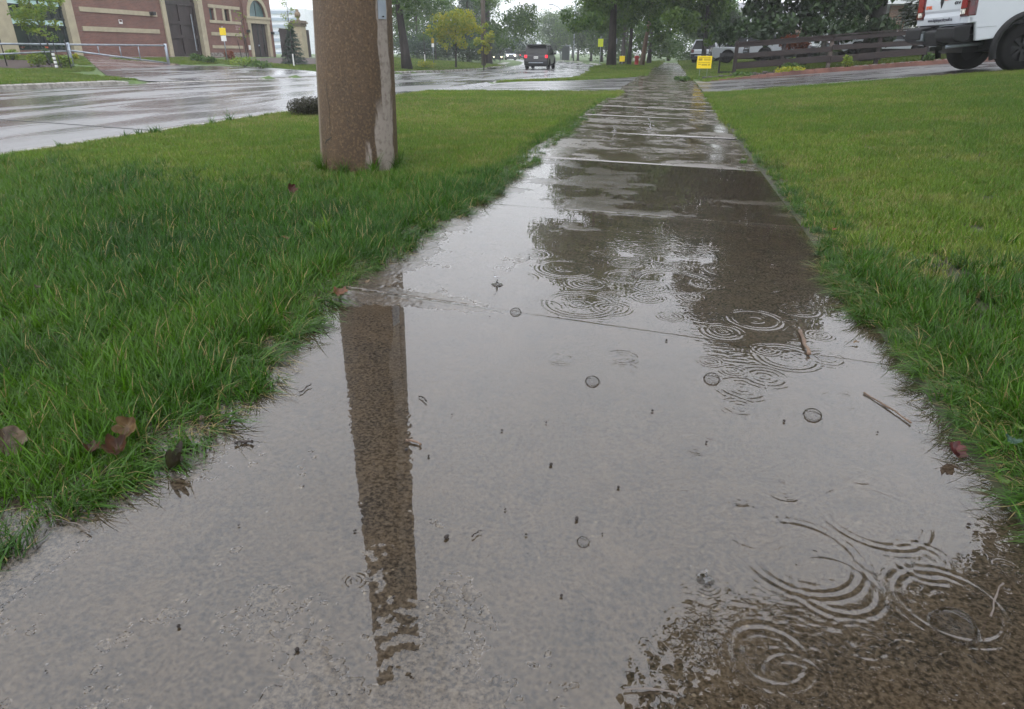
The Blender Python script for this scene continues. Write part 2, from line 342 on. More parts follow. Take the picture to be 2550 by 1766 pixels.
# road: lengthwise sheet with a slight crown
ys = axis_pts(-40, 420, 0, 70, 1.0, 1.06); ts = np.linspace(0, 1, 13)
V = []; Fq = []
for j, y in enumerate(ys):
    a, b = float(kerbL(y)), float(kerbR(y))
    for t in ts: V.append((a + (b - a) * t, y, float(zroad(y)) + 0.05 * (1 - (2 * t - 1) ** 2)))
n = len(ts)
for j in range(len(ys) - 1):
    for i in range(n - 1): Fq.append((j * n + i, j * n + i + 1, (j + 1) * n + i + 1, (j + 1) * n + i))
tag(npmesh('road', V, Fq, M['asphalt']), None, kind='structure')
# dark diagonal seam in the near lane
p0 = gz(0, 300, -0.10); p1 = gz(470, 327, -0.10)
mb = MB(); q0 = Vector((p0[0], p0[1], 0)); q1 = Vector((p1[0], p1[1], 0)); dd = (q1 - q0); nn = Vector((-dd.y, dd.x, 0)).normalized() * 0.022
vs = []
for k in range(41):
    p = q0 - dd * .3 + dd * 1.3 * k / 40; jx = nn * (1 + .4 * math.sin(k * 2.3)); t = (p.x + 17.8) / 12.25
    z = -0.13 + 0.05 * (1 - (2 * t - 1) ** 2) + 0.004
    vs += [(p.x + jx.x, p.y + jx.y, z), (p.x - jx.x, p.y - jx.y, z)]
mb.add(vs, [(2 * k, 2 * k + 1, 2 * k + 3, 2 * k + 2) for k in range(40)])
tag(mb.build('road_seam', M['dark_gap']), None, kind='structure')

def kerb(name, xf, side, ylo, yhi, drops, step=0.5):
    """side=+1: lawn lies on the +x side of the kerb"""
    ys = np.arange(ylo, yhi + 1e-6, step); V = []; Fq = []
    for y in ys:
        x = float(xf(y)); zr = float(zroad(y)); h = 0.13
        for a, b in drops:
            h = min(h, 0.02 + 0.11 * max(0, min(1, max(a - y, y - b) / 0.9)))
        jx = 0.006 * math.sin(y * 7.1) * side
        prof = [(-0.36, 0.006), (-0.05, -0.004), (-0.015, h * 0.8), (0.02, h + .004), (0.15, h + .006), (0.16, -0.1)]
        for d, z in prof: V.append((x + side * d + jx, y, zr + z))
    m = 6
    for j in range(len(ys) - 1):
        for i in range(m - 1): Fq.append((j * m + i, j * m + i + 1, (j + 1) * m + i + 1, (j + 1) * m + i))
    return tag(npmesh(name, V, Fq, M['kerb'], smooth=False), None, kind='structure')
kerb('near_kerb', kerbR, 1, -6, 120, [(15.6, 21.6), (88, 94)])
kerb('far_kerb', kerbL, -1, -6, 66.5, [(21.6, 33.5)])

# driveway across the verge and up beside the lawn
def dnear(x): return 16.0 + 0.176 * max(x - 0.8, 0)
def dfar(x):
    if x > 1.0: return 22.0 + 0.17 * (x - 1)
    if x > 0.2: return 22.0 + (1.0 - x) * 2.5
    return float(np.interp(x, [-5.6, -2.9, -1.0, 0.2], [21.8, 23.2, 26.5, 24.0]))
V = []; Fq = []; dx = [-5.56] + list(np.arange(-5.40, SWL, 0.3)) + [SWL - 0.005]
def dsheet(xl, name):
    V = []; Fq = []
    for x in xl:
        a, b = dnear(x), dfar(x)
        for t in np.linspace(0, 1, 9):
            y = a + (b - a) * t; V.append((x, y, float(tz(x, y)) + 0.006))
    for j in range(len(xl) - 1):
        for i in range(8): Fq.append((j * 9 + i, (j + 1) * 9 + i, (j + 1) * 9 + i + 1, j * 9 + i + 1))
    return tag(npmesh(name, V, Fq, M['drive']), None, kind='structure')
dsheet(dx, 'driveway_apron')
dsheet([SWR + .005] + list(np.arange(SWR + .3, 26, 0.5)), 'driveway')

def sheet(name, poly, m, lift=0.02, step=0.6, zf=tz):
    """a flat polygon laid over the land, cut into a fine grid so that it follows it"""
    import bmesh
    bm = bmesh.new(); vs = [bm.verts.new((x, y, 0)) for x, y in poly]; bm.faces.new(vs)
    xsn = [p[0] for p in poly]; ysn = [p[1] for p in poly]
    for x in np.arange(min(xsn) + step, max(xsn), step):
        bmesh.ops.bisect_plane(bm, geom=bm.verts[:] + bm.edges[:] + bm.faces[:], plane_co=(x, 0, 0), plane_no=(1, 0, 0))
    for y in np.arange(min(ysn) + step, max(ysn), step):
        bmesh.ops.bisect_plane(bm, geom=bm.verts[:] + bm.edges[:] + bm.faces[:], plane_co=(0, y, 0), plane_no=(0, 1, 0))
    for v in bm.verts: v.co.z = float(zf(v.co.x, v.co.y)) + lift
    me = bpy.data.meshes.new(name); bm.normal_update(); bm.to_mesh(me); bm.free(); me.materials.append(m)
    if me.polygons[0].normal.z < 0: me.flip_normals()
    for p in me.polygons: p.use_smooth = True
    return tag(link(name, me), None, kind='structure')
sheet('crossing_apron', [(-17.72, 22), (-15.95, 33.3), (-20.6, 33.2), (-22.6, 30.6), (-21.3, 24.0), (-19.5, 22.2)], M['asphalt'], 0.010)
sheet('paved_forecourt', [(-21.32, 24.0), (-22.62, 30.6), (-25.2, 33.0), (-27.5, 42), (-27.0, 52), (-24.5, 57), (-31.0, 60), (-31.0, 33.9)], M['paver'], 0.012)
sheet('flower_bed', [(-22.9, 20.5), (-22.8, 24.2), (-25.5, 26.8), (-27.5, 26), (-26.5, 20.5)], M['mulch'], 0.02)
sheet('mulch_bed', [(-25.6, 37.5), (-20.4, 37.2), (-17.2, 46), (-19.5, 50), (-26.0, 49)], M['mulch'], 0.02)
sheet('path_far', [(-13.7, 56), (-14.4, 56), (-18.3, 80), (-17.6, 80)], M['kerb'], 0.03)
sheet('fence_bed', [(1.35, 22.35), (6.0, 23.1), (14, 24.5), (14, 27.9), (6, 26.4), (2.2, 25.6)], M['redmulch'], 0.02)

# ------------------------------------------------------------------ sidewalk: dense sheet of concrete near the camera, slabs beyond
JY = [2.0, 3.62, 5.46, 7.55, 9.65, 11.4, 13.1, 14.8, 16.4]
while JY[-1] < 62: JY.append(JY[-1] + 1.75)
def jline(x, k):                      # joints are not quite square to the walk
    return JY[k] + (-0.10 * (x + .2) if k == 0 else 0.0)
def conc(x, y):
    z = 0.0019 * vnoise(x, y, 0.30, 11, 3) + 0.0010 * vnoise(x, y * .6, 0.075, 41, 3, .6)
    z = z + 0.0015 * vnoise(x, y, 0.9, 77, 2)
    z = z + 0.0007 * vnoise(x, y, 0.012, 91, 2)
    # low right-hand side collects the water, the left edge and the lip before the joint stand proud
    z = z + 0.0016 * np.exp(-((x + 1.0) / 0.10) ** 2)
    z = z + 0.0035 * np.exp(-(((x + .80) / .36) ** 2 + ((y - 2.02) / .10) ** 2))
    z = z - 0.0030 * np.exp(-(((x - .35) / .5) ** 2))
    z = z + 0.0030 * np.exp(-(((x - .52) / .16) ** 2 + ((y - 2.25) / .13) ** 2))
    z = z + 0.0008 * np.exp(-(((x + .25) / .75) ** 2 + ((y - .55) / .30) ** 2)) + .0006 * vnoise(x * .8, y * 1.3, .12, 171, 4, .65)
    z = z + walkz(x) + .0034 * np.clip((y - 2.2) / 1.5, 0, 1) * vnoise(x * .55, y * 1.6, .30, 131, 4, .6)
    for k in range(3):
        d = y - (JY[k] + (-0.10 * (x + .2) if k == 0 else 0.0))
        z = z - 0.007 * np.exp(-(d / 0.006) ** 2)
        z = z + 0.0014 * np.exp(-((d + .02) / .02) ** 2)
    return z
def concmat(name, film, sub=False):
    m = bpy.data.materials.new(name); m.use_nodes = True; nt = m.node_tree; b = nt.nodes['Principled BSDF']
    tcn = N(nt, 'ShaderNodeTexCoord')
    def nz(s, d, ds=0.0):
        q = N(nt, 'ShaderNodeTexNoise'); q.inputs['Scale'].default_value = s; q.inputs['Detail'].default_value = d; q.inputs['Distortion'].default_value = ds; q.inputs['Roughness'].default_value = .66
        nt.links.new(tcn.outputs['Object'], q.inputs['Vector']); return q
    def mrn(src, a, b_, c, d):
        q = N(nt, 'ShaderNodeMapRange'); q.inputs['From Min'].default_value = a; q.inputs['From Max'].default_value = b_; q.inputs['To Min'].default_value = c; q.inputs['To Max'].default_value = d
        nt.links.new(src, q.inputs['Value']); return q.outputs[0]
    def mixc(f, c1, c2):
        q = N(nt, 'ShaderNodeMixRGB'); nt.links.new(f, q.inputs[0])
        for i, c in ((1, c1), (2, c2)):
            if isinstance(c, tuple): q.inputs[i].default_value = (*c, 1)
            else: nt.links.new(c, q.inputs[i])
        return q.outputs[0]
    big = nz(9.0, 9).outputs['Fac']; mid = nz(135, 10, .1).outputs['Fac']; fine = nz(240, 3).outputs['Fac']
    c = mixc(mrn(big, .35, .65, 0, 1), (0.040, 0.029, 0.018), (0.014, 0.012, 0.010))
    c = mixc(mrn(mid, .42, .62, 0, .75), c, (0.098, 0.079, 0.056))
    c = mixc(mrn(mid, .46, .34, 0, .7), c, (0.009, 0.008, 0.007))
    c = mixc(mrn(fine, .56, .68, 0, .65), c, (0.018, 0.016, 0.014))
    vo = N(nt, 'ShaderNodeTexVoronoi'); vo.inputs['Scale'].default_value = 48; nt.links.new(tcn.outputs['Object'], vo.inputs['Vector'])
    sp = mrn(vo.outputs['Distance'], .16, .10, 0, 1)
    sx = N(nt, 'ShaderNodeSeparateXYZ'); nt.links.new(vo.outputs['Color'], sx.inputs[0])
    sel = mrn(sx.outputs[0], .72, .76, 0, .8); mm = N(nt, 'ShaderNodeMath', operation='MULTIPLY'); nt.links.new(sp, mm.inputs[0]); nt.links.new(sel, mm.inputs[1])
    c = mixc(mm.outputs[0], c, mixc(mrn(sx.outputs[1], .4, .6, 0, 1), (0.02, 0.02, 0.022), (0.15, 0.125, 0.09)))
    if film or sub:
        sc_ = N(nt, 'ShaderNodeVectorMath', operation='SCALE'); sc_.inputs['Scale'].default_value = .82 if sub else 1.4; nt.links.new(c, sc_.inputs[0]); c = sc_.outputs[0]
    nt.links.new(c, b.inputs['Base Color'])
    b.inputs['IOR'].default_value = 1.95 if film else 1.5
    if film:       # a thin film of rain: smooth where it stands, broken where the grain shows
        wet = nz(1.5, 6, .8).outputs['Fac']; w2 = nz(6, 6).outputs['Fac']
        ad = N(nt, 'ShaderNodeMath', operation='MULTIPLY_ADD'); ad.inputs[1].default_value = .45; nt.links.new(w2, ad.inputs[0]); nt.links.new(wet, ad.inputs[2])
        r = mrn(ad.outputs[0], .64, .84, .04, .36); nt.links.new(r, b.inputs['Roughness']); bs = mrn(ad.outputs[0], .64, .84, .03, .5)
    else:
        b.inputs['Roughness'].default_value = .22; b.inputs['Specular IOR Level'].default_value = .62; bs = None
    if sub: b.inputs['Specular IOR Level'].default_value = .02
    b1 = N(nt, 'ShaderNodeBump'); b1.inputs['Distance'].default_value = .0016
    if bs: nt.links.new(bs, b1.inputs['Strength'])
    else: b1.inputs['Strength'].default_value = .13
    f2 = nz(330, 3).outputs['Fac']; nt.links.new(f2, b1.inputs['Height']); nt.links.new(b1.outputs[0], b.inputs['Normal'])
    if film:       # rain-pocked surface of the standing film
        b2 = N(nt, 'ShaderNodeBump'); b2.inputs['Distance'].default_value = .003; b2.inputs['Strength'].default_value = .10
        nt.links.new(nz(30, 3).outputs['Fac'], b2.inputs['Height']); nt.links.new(b2.outputs[0], b1.inputs['Normal'])
    return m
M['concrete'] = concmat('wet_concrete', False); M['concrete_sub'] = concmat('submerged_concrete', False, True); M['concrete_film'] = concmat('rain_covered_concrete', True)
def WL(x, y):
    lev = np.where(y < JY[0] - .10 * (x + .2), 0.0012, np.where(y < JY[1], 0.0006, -0.0003))
    return lev + walkz(x)
NEAR0, NEAR1 = 0.30, JY[2]
def jointface(c):
    r = np.where(conc(c[:, 0], c[:, 1]) < WL(c[:, 0], c[:, 1]), 2, 0)
    for k in range(3):
        d = np.abs(c[:, 1] - JY[k] + (0.10 * (c[:, 0] + .2) if k == 0 else 0.0) + .0015 * vnoise(c[:, 0], c[:, 0] * 0, .03, 61, 2)); r[d < .0035 + .002 * k] = 1
    return r
nxs = np.linspace(SWL - .13, SWR + .08, 560)
nys = [NEAR0]
while nys[-1] < NEAR1: nys.append(min(nys[-1] + max(0.0022, 0.0031 * nys[-1]), NEAR1))
nys = np.array(nys)
tag(grid('sidewalk', nxs, nys, lambda x, y: conc(x, y), [M['concrete'], M['dark_gap'], M['concrete_sub']], midx=jointface), None, kind='structure')
# slabs: each a slightly tilted sheet with a gap between
V = []; Fq = []; mi = []
rr = np.random.default_rng(3)
cuts = [-3.0, -1.2, 0.30]; segs = [(-3.0, -1.2), (-1.2, 0.2995)] + [(JY[k], JY[k + 1]) for k in range(2, len(JY) - 1)]
for a, b in segs:
    tiltx, tilty, dz = rr.normal(0, .0025), rr.normal(0, .0045), rr.normal(0, .0020)
    fr = [0, .012, .03, .2, .4, .6, .8, .97, .988, 1]; ny = len(fr) - 1
    for j in range(ny + 1):
        y = a + .006 + (b - a - .012) * fr[j]
        edge = -0.016 if j in (0, ny) else (-.003 if j in (1, ny - 1) else 0.0)
        y2 = y + (.012 if j == 1 else 0) * 0
        for i in range(9):
            x = SWL - .1 + (SWR - SWL + .15) * i / 8
            V.append((x, y, walkz(x) + dz + tiltx * (x + .2) + tilty * (y - (a + b) / 2) + edge * .5))
    base = len(V) - 9 * (ny + 1)
    for j in range(ny):
        for i in range(8):
            q = base + j * 9 + i; Fq.append((q, q + 1, q + 10, q + 9))
tag(npmesh('sidewalk_slabs', V, Fq, M['concrete_film']), None, kind='structure')
mb = MB(); mb.box(SWL - .1, SWR + .05, -3, 62, -.09, -.045); tag(mb.build('sidewalk_bed', M['dark_gap']), None, kind='structure')

# ------------------------------------------------------------------ standing rain water with drop rings, as a real rippled surface
RINGS = [(1549,889,50),(1553,917,41),(1394,899,40),(1448,907,26),(1769,895,37),(1827,917,41),(1844,1006,60),(2097,985,60),(1736,1103,62),(1910,862,42),
 (1670,785,40),(1881,788,78),(1522,769,58),(1444,761,100),(1514,738,30),(1613,740,45),(1720,734,37),(1675,699,107),(1621,713,52),(1889,701,66),(1407,674,80),
 (1460,709,54),(1683,662,48),(1806,666,60),(1600,640,25),(1402,645,20),(1505,635,42),(1576,612,15),(1623,917,14),(1512,1086,18),(1621,1105,36),(1848,1167,25),
 (1951,1212,55),(1839,1231,45),(1427,1183,28),(1627,1193,36),(1701,1200,37),(1724,981,22),(1390,1025,30),(2046,823,38),(2178,1269,150),(1996,1374,165),
 (2370,1485,150),(2418,1658,88),(1986,1682,100),(1919,1624,120),(1760,1451,43),(1710,1463,22),(2135,1168,50),(2514,1389,38),(885,1460,36),(1189,758,50),
 (1850,960,75),(1905,930,70),(1960,880,90),(1800,820,60),(1290,700,60),(1330,640,50),(1560,655,50),(1950,640,40),(2060,880,60),(1880,1300,110),(2080,1440,130),
 (2150,1580,90),(2300,1380,90),(1990,760,60),(1560,690,60),(1760,700,50),(1350,770,60),(2280,1620,70)]
def water(x, y):
    z = np.full(x.shape, 0.0)
    for (u, v, rp) in RINGS:      # (photo column, row, radius in photo pixels) of each drop ring
        px, py = gz(u, v); zc = (-sy_ * px + cy_ * py) * ct + H * st; Rm = rp * zc / F
        lam = min(max(Rm / 3.6, .0070), .0185); amp = lam * (.036 if rp < 60 else .026) * (1.5 if 780 < v < 1240 else 1.0) * (.75 + .5 * ((u * 7 + v) % 10) / 10)
        nr = 3.2 if Rm < .05 else 4.2
        if y.min() > py + Rm or y.max() < py - Rm: continue
        sel = (np.abs(x - px) < Rm + .01) & (np.abs(y - py) < Rm + .01)
        rx = x[sel] - px; ry = y[sel] - py; r = np.hypot(rx, ry); ang = np.arctan2(ry, rx)
        env = np.exp(-((r - Rm * .86) / (lam * nr * .26)) ** 2) + (.45 if rp < 90 else .15) * np.exp(-((r - Rm * .25) / (lam * 1.1)) ** 2)
        env *= np.clip((Rm * 1.1 - r) / (lam * 1.5), 0, 1) * (0.65 + .45 * np.sin(ang * 2 + u) * np.sin(ang * 3 + v))
        z[sel] += amp * env * np.cos(2 * math.pi * (r - Rm) / lam)
    rough = np.clip(vnoise(x, y, .35, 5, 2) + .1, 0, 1)
    chat = np.clip(vnoise(x, y, .22, 35, 2) * 1.6 + .1, 0, 1) * (np.exp(-(((x - .38) / .22) ** 2 + ((y - 1.75) / .45) ** 2)) + .8 * np.exp(-(((x - .05) / .4) ** 2 + ((y - 2.9) / .7) ** 2)) + .55 * np.exp(-(((x - .4) / .3) ** 2 + ((y - .85) / .25) ** 2)))
    z = z + chat * .00055 * vnoise(x * .8, y * 1.5, .016, 45, 2)
    z = z + rough * 0.00006 * vnoise(x, y, .009, 15, 2) + (.00002 + .00007 * np.clip(vnoise(x, y * 1.5, .28, 55, 2) + .25, 0, 1)) * vnoise(x * .55, y * 2.2, .045, 25, 3, .45)
    return z + WL(x, y)
mw = bpy.data.materials.new('rain_water'); mw.use_nodes = True; nt = mw.node_tree; nt.nodes.clear()
o_ = N(nt, 'ShaderNodeOutputMaterial'); g_ = N(nt, 'ShaderNodeBsdfGlossy'); g_.inputs['Roughness'].default_value = 0.0
t_ = N(nt, 'ShaderNodeBsdfTransparent'); t_.inputs['Color'].default_value = (.98, .96, .93, 1)
f_ = N(nt, 'ShaderNodeFresnel'); f_.inputs['IOR'].default_value = 1.66; x_ = N(nt, 'ShaderNodeMixShader')
g2 = N(nt, 'ShaderNodeNewGeometry'); inv = N(nt, 'ShaderNodeMath', operation='SUBTRACT'); inv.inputs[0].default_value = 1.0; nt.links.new(g2.outputs['Backfacing'], inv.inputs[1])
mf = N(nt, 'ShaderNodeMath', operation='MULTIPLY'); nt.links.new(f_.outputs[0], mf.inputs[0]); nt.links.new(inv.outputs[0], mf.inputs[1])
nt.links.new(mf.outputs[0], x_.inputs[0]); nt.links.new(t_.outputs[0], x_.inputs[1]); nt.links.new(g_.outputs[0], x_.inputs[2]); nt.links.new(x_.outputs[0], o_.inputs[0])
M['water'] = mw
def wet_keep(c): return (WL(c[:, 0], c[:, 1]) > conc(c[:, 0], c[:, 1]) - 0.0022)
nxw = np.linspace(SWL - .02, SWR + .06, 1050)
nyw = [NEAR0 + .01]
while nyw[-1] < NEAR1 - .01: nyw.append(min(nyw[-1] + max(0.0016, 0.0018 * nyw[-1]), NEAR1 - .01))
tag(grid('puddle_water', nxw, np.array(nyw), water, mw, keep=wet_keep), None, kind='structure')

# ------------------------------------------------------------------ grass: clumps of single blades scattered by geometry nodes
def bladeset(seed, n, rad, hmin, hmax, wid, lean, flat=0.0, dead=0.0, seg=3):
    r = np.random.default_rng(seed); V = []; Fq = []; mi = []
    a = r.random(n) * 2 * math.pi; rr_ = rad * np.sqrt(r.random(n)); bx = rr_ * np.cos(a); by = rr_ * np.sin(a)
    for k in range(n):
        h = hmin + (hmax - hmin) * r.random() ** 1.3; az = r.random() * 2 * math.pi if flat == 0 else r.normal(0, .55)
        ln = lean * (0.35 + r.random()) + flat; dx_, dy_ = math.cos(az), math.sin(az)
        tw = r.random() * 3.14; wx, wy = math.cos(az + 1.57 + .6 * (tw - 1.57)), math.sin(az + 1.57 + .6 * (tw - 1.57)); w_ = wid * (0.6 + .8 * r.random())
        b = len(V); curve = r.random() * .9 + .3
        for j in range(seg + 1):
            t = j / seg; th = ln * (0.35 + curve * t)
            px = bx[k] + dx_ * h * t * math.sin(min(th, 1.5)); py = by[k] + dy_ * h * t * math.sin(min(th, 1.5)); pz = h * t * math.cos(min(th, 1.45)) - .004
            ww = w_ * (1 - t) ** .6 * .5
            if j < seg: V.append((px - wx * ww, py - wy * ww, pz)); V.append((px + wx * ww, py + wy * ww, pz))
            else: V.append((px, py, pz)); V.append((px + wx * 1e-4, py + wy * 1e-4, pz))
        for j in range(seg): Fq.append((b + 2 * j, b + 2 * j + 1, b + 2 * j + 3, b + 2 * j + 2)); mi.append(1 if k < n * dead else 0)
    me = bpy.data.meshes.new('grass_tuft'); me.from_pydata(V, [], Fq); me.polygons.foreach_set('material_index', mi)
    me.polygons.foreach_set('use_smooth', [True] * len(Fq)); me.update(); return me
def grassmat(name, c1, c2, c3, dead=False):
    m = bpy.data.materials.new(name); m.use_nodes = True; nt = m.node_tree; b = nt.nodes['Principled BSDF']; o = nt.nodes['Material Output']
    g = N(nt, 'ShaderNodeNewGeometry'); oi = N(nt, 'ShaderNodeObjectInfo')
    def nz(s, d):
        q = N(nt, 'ShaderNodeTexNoise'); q.inputs['Scale'].default_value = s; q.inputs['Detail'].default_value = d
        nt.links.new(g.outputs['Position'], q.inputs['Vector']); return q.outputs['Fac']
    def mr(src, a, b_, c=0., d=1.):
        q = N(nt, 'ShaderNodeMapRange'); q.inputs['From Min'].default_value = a; q.inputs['From Max'].default_value = b_; q.inputs['To Min'].default_value = c; q.inputs['To Max'].default_value = d
        nt.links.new(src, q.inputs['Value']); return q.outputs[0]
    def mc(f, a, c):
        q = N(nt, 'ShaderNodeMixRGB'); nt.links.new(f, q.inputs[0])
        for i, k in ((1, a), (2, c)):
            if isinstance(k, tuple): q.inputs[i].default_value = (*k, 1)
            else: nt.links.new(k, q.inputs[i])
        return q.outputs[0]
    c = mc(mr(nz(.55, 4), .38, .62), c1, c2); c = mc(mr(nz(2.6, 4), .50, .72, 0, .8), c, c3)
    c = mc(mr(oi.outputs['Random'], 0, 1, 0, .5), c, tuple(v * .55 for v in c1))
    ri = mr(g.outputs['Random Per Island'], 0.0, 1.0, 0.62, 1.45); vs = N(nt, 'ShaderNodeVectorMath', operation='SCALE')
    nt.links.new(c, vs.inputs[0]); nt.links.new(ri, vs.inputs['Scale']); c = vs.outputs[0]
    nt.links.new(c, b.inputs['Base Color']); b.inputs['Roughness'].default_value = .42; b.inputs['Specular IOR Level'].default_value = .28
    t = N(nt, 'ShaderNodeBsdfTranslucent'); ms = N(nt, 'ShaderNodeMixShader'); ms.inputs[0].default_value = .38
    nt.links.new(c, t.inputs['Color']); nt.links.new(b.outputs[0], ms.inputs[1]); nt.links.new(t.outputs[0], ms.inputs[2]); nt.links.new(ms.outputs[0], o.inputs['Surface'])
    return m
M['gr_long'] = grassmat('grass_long', (0.027, 0.088, 0.005), (0.062, 0.142, 0.007), (0.013, 0.050, 0.008))
M['gr_short'] = grassmat('grass_mown', (0.118, 0.195, 0.016), (0.072, 0.148, 0.012), (0.19, 0.20, 0.045))
M['gr_dry'] = grassmat('grass_dry', (0.30, 0.24, 0.10), (0.22, 0.17, 0.07), (0.34, 0.28, 0.13))
def coll(name, meshes):
    c = bpy.data.collections.new(name)
    for i, me in enumerate(meshes):
        o = bpy.data.objects.new('grass_tuft', me); c.objects.link(o)
    return c
def scatter(name, pts, rots, scl, idx, collection, label, cat='grass'):
    me = bpy.data.meshes.new(name); me.vertices.add(len(pts)); me.vertices.foreach_set('co', np.asarray(pts, np.float32).ravel())
    a = me.attributes.new('rot', 'FLOAT_VECTOR', 'POINT'); a.data.foreach_set('vector', np.asarray(rots, np.float32).ravel())
    a = me.attributes.new('scl', 'FLOAT', 'POINT'); a.data.foreach_set('value', np.asarray(scl, np.float32))
    a = me.attributes.new('idx', 'INT', 'POINT'); a.data.foreach_set('value', np.asarray(idx, np.int32))
    o = link(name, me); ng = bpy.data.node_groups.new(name, 'GeometryNodeTree')
    ng.interface.new_socket('Geometry', in_out='INPUT', socket_type='NodeSocketGeometry'); ng.interface.new_socket('Geometry', in_out='OUTPUT', socket_type='NodeSocketGeometry')
    gi = ng.nodes.new('NodeGroupInput'); go = ng.nodes.new('NodeGroupOutput')
    ci = ng.nodes.new('GeometryNodeCollectionInfo'); ci.inputs['Collection'].default_value = collection; ci.inputs['Separate Children'].default_value = True; ci.inputs['Reset Children'].default_value = True
    ip = ng.nodes.new('GeometryNodeInstanceOnPoints'); ip.inputs['Pick Instance'].default_value = True
    def na(nm, t):
        q = ng.nodes.new('GeometryNodeInputNamedAttribute'); q.data_type = t; q.inputs['Name'].default_value = nm; return q.outputs[0]
    L = ng.links.new
    L(gi.outputs[0], ip.inputs['Points']); L(ci.outputs[0], ip.inputs['Instance']); L(na('idx', 'INT'), ip.inputs['Instance Index'])
    L(na('rot', 'FLOAT_VECTOR'), ip.inputs['Rotation']); L(na('scl', 'FLOAT'), ip.inputs['Scale']); L(ip.outputs[0], go.inputs[0])
    md = o.modifiers.new('scatter', 'NODES'); md.node_group = ng
    return tag(o, label, cat, kind='stuff')
CL = coll('tufts_long', [bladeset(100 + i, 46, .050, .045, .115, .0042, .75, dead=.03) for i in range(7)] +
          [bladeset(130 + i, 30, .045, .05, .13, .0042, .5, flat=1.0, dead=.10) for i in range(4)] +
          [bladeset(140 + i, 14, .035, .05, .11, .0022, .6, flat=1.15, dead=.9) for i in range(2)] +
          [bladeset(150 + i, 16, .045, .035, .075, .013, 1.0) for i in range(2)])
CS = coll('tufts_short', [bladeset(200 + i, 70, .060, .026, .052, .0034, .65, dead=.05) for i in range(6)] + [bladeset(230 + i, 70, .060, .024, .048, .0034, .7, dead=.22) for i in range(2)])
CF = coll('tufts_far', [bladeset(300 + i, 150, .16, .035, .075, .010, .65, dead=.07, seg=2) for i in range(6)])
for c_, m_ in ((CL, 'gr_long'), (CS, 'gr_short'), (CF, 'gr_short')):
    for o in c_.objects: o.data.materials.append(M[m_]); o.data.materials.append(M['gr_dry'])
def inframe(x, y, m=0.13, extra=0.25):
    z = tz(x, y); dx_, dy_, dz_ = x, y, z - H
    q0 = dx_ * RI[0] + dy_ * RI[1]; q1 = dx_ * UP[0] + dy_ * UP[1] + dz_ * UP[2]; q2 = dx_ * FW[0] + dy_ * FW[1] + dz_ * FW[2]
    u = F * q0 / np.maximum(q2, .05); v = F * q1 / np.maximum(q2, .05)
    return (q2 > .15) & (np.abs(u) < 1275 * (1 + m) + extra * F / np.maximum(q2, .2)) & (v > -883 * (1 + m) - .1 * F / np.maximum(q2, .2))
def leftedge(y): return SWL + .10 * vnoise(y, y * 0, .38, 501, 3) + .03 + .05 * np.exp(-((y - 4.4) / .5) ** 2) - .06 * np.exp(-((y - 2.35) / .25) ** 2) + .09 * np.exp(-((y - 1.25) / .2) ** 2)
def rightedge(y): return SWR - .055 * vnoise(y, y * 0 + 3, .5, 601, 3) - .05 * np.exp(-((y - 2.6) / .5) ** 2) + .02
def longmask(x, y):     # where the lush unmown grass grows rather than the mown turf
    n_ = vnoise(x, y, 1.1, 701, 3) * .75 + np.random.default_rng(5).normal(0, .42, np.shape(x))
    left = (x < 0) & ((y + n_ < 4.15 + .0 * x) | (x > SWL - .17 + n_ * .12) & (y < 13))
    right = (x > 0) & ((y + n_ * .8 < 2.55 + .10 * (x - .7)) | (x < SWR + .13 + n_ * .12) & (y < 9))
    return left | right
def sample(n, x0, x1, y0, y1): return rng.uniform(x0, x1, n), rng.uniform(y0, y1, n)
def lawn_ok(x, y):
    le, re_ = leftedge(y), rightedge(y)
    onverge = (x < le) & (x > kerbR(y) + .20); onlawn = (x > re_)
    dn = 16.0 + 0.176 * np.maximum(x - .8, 0) - .05
    return (onverge & (y < 15.9)) | (onlawn & (y < dn))
P = []; RT = []; SC = []; ID = []
PS = []; RS = []; SS = []; IS = []
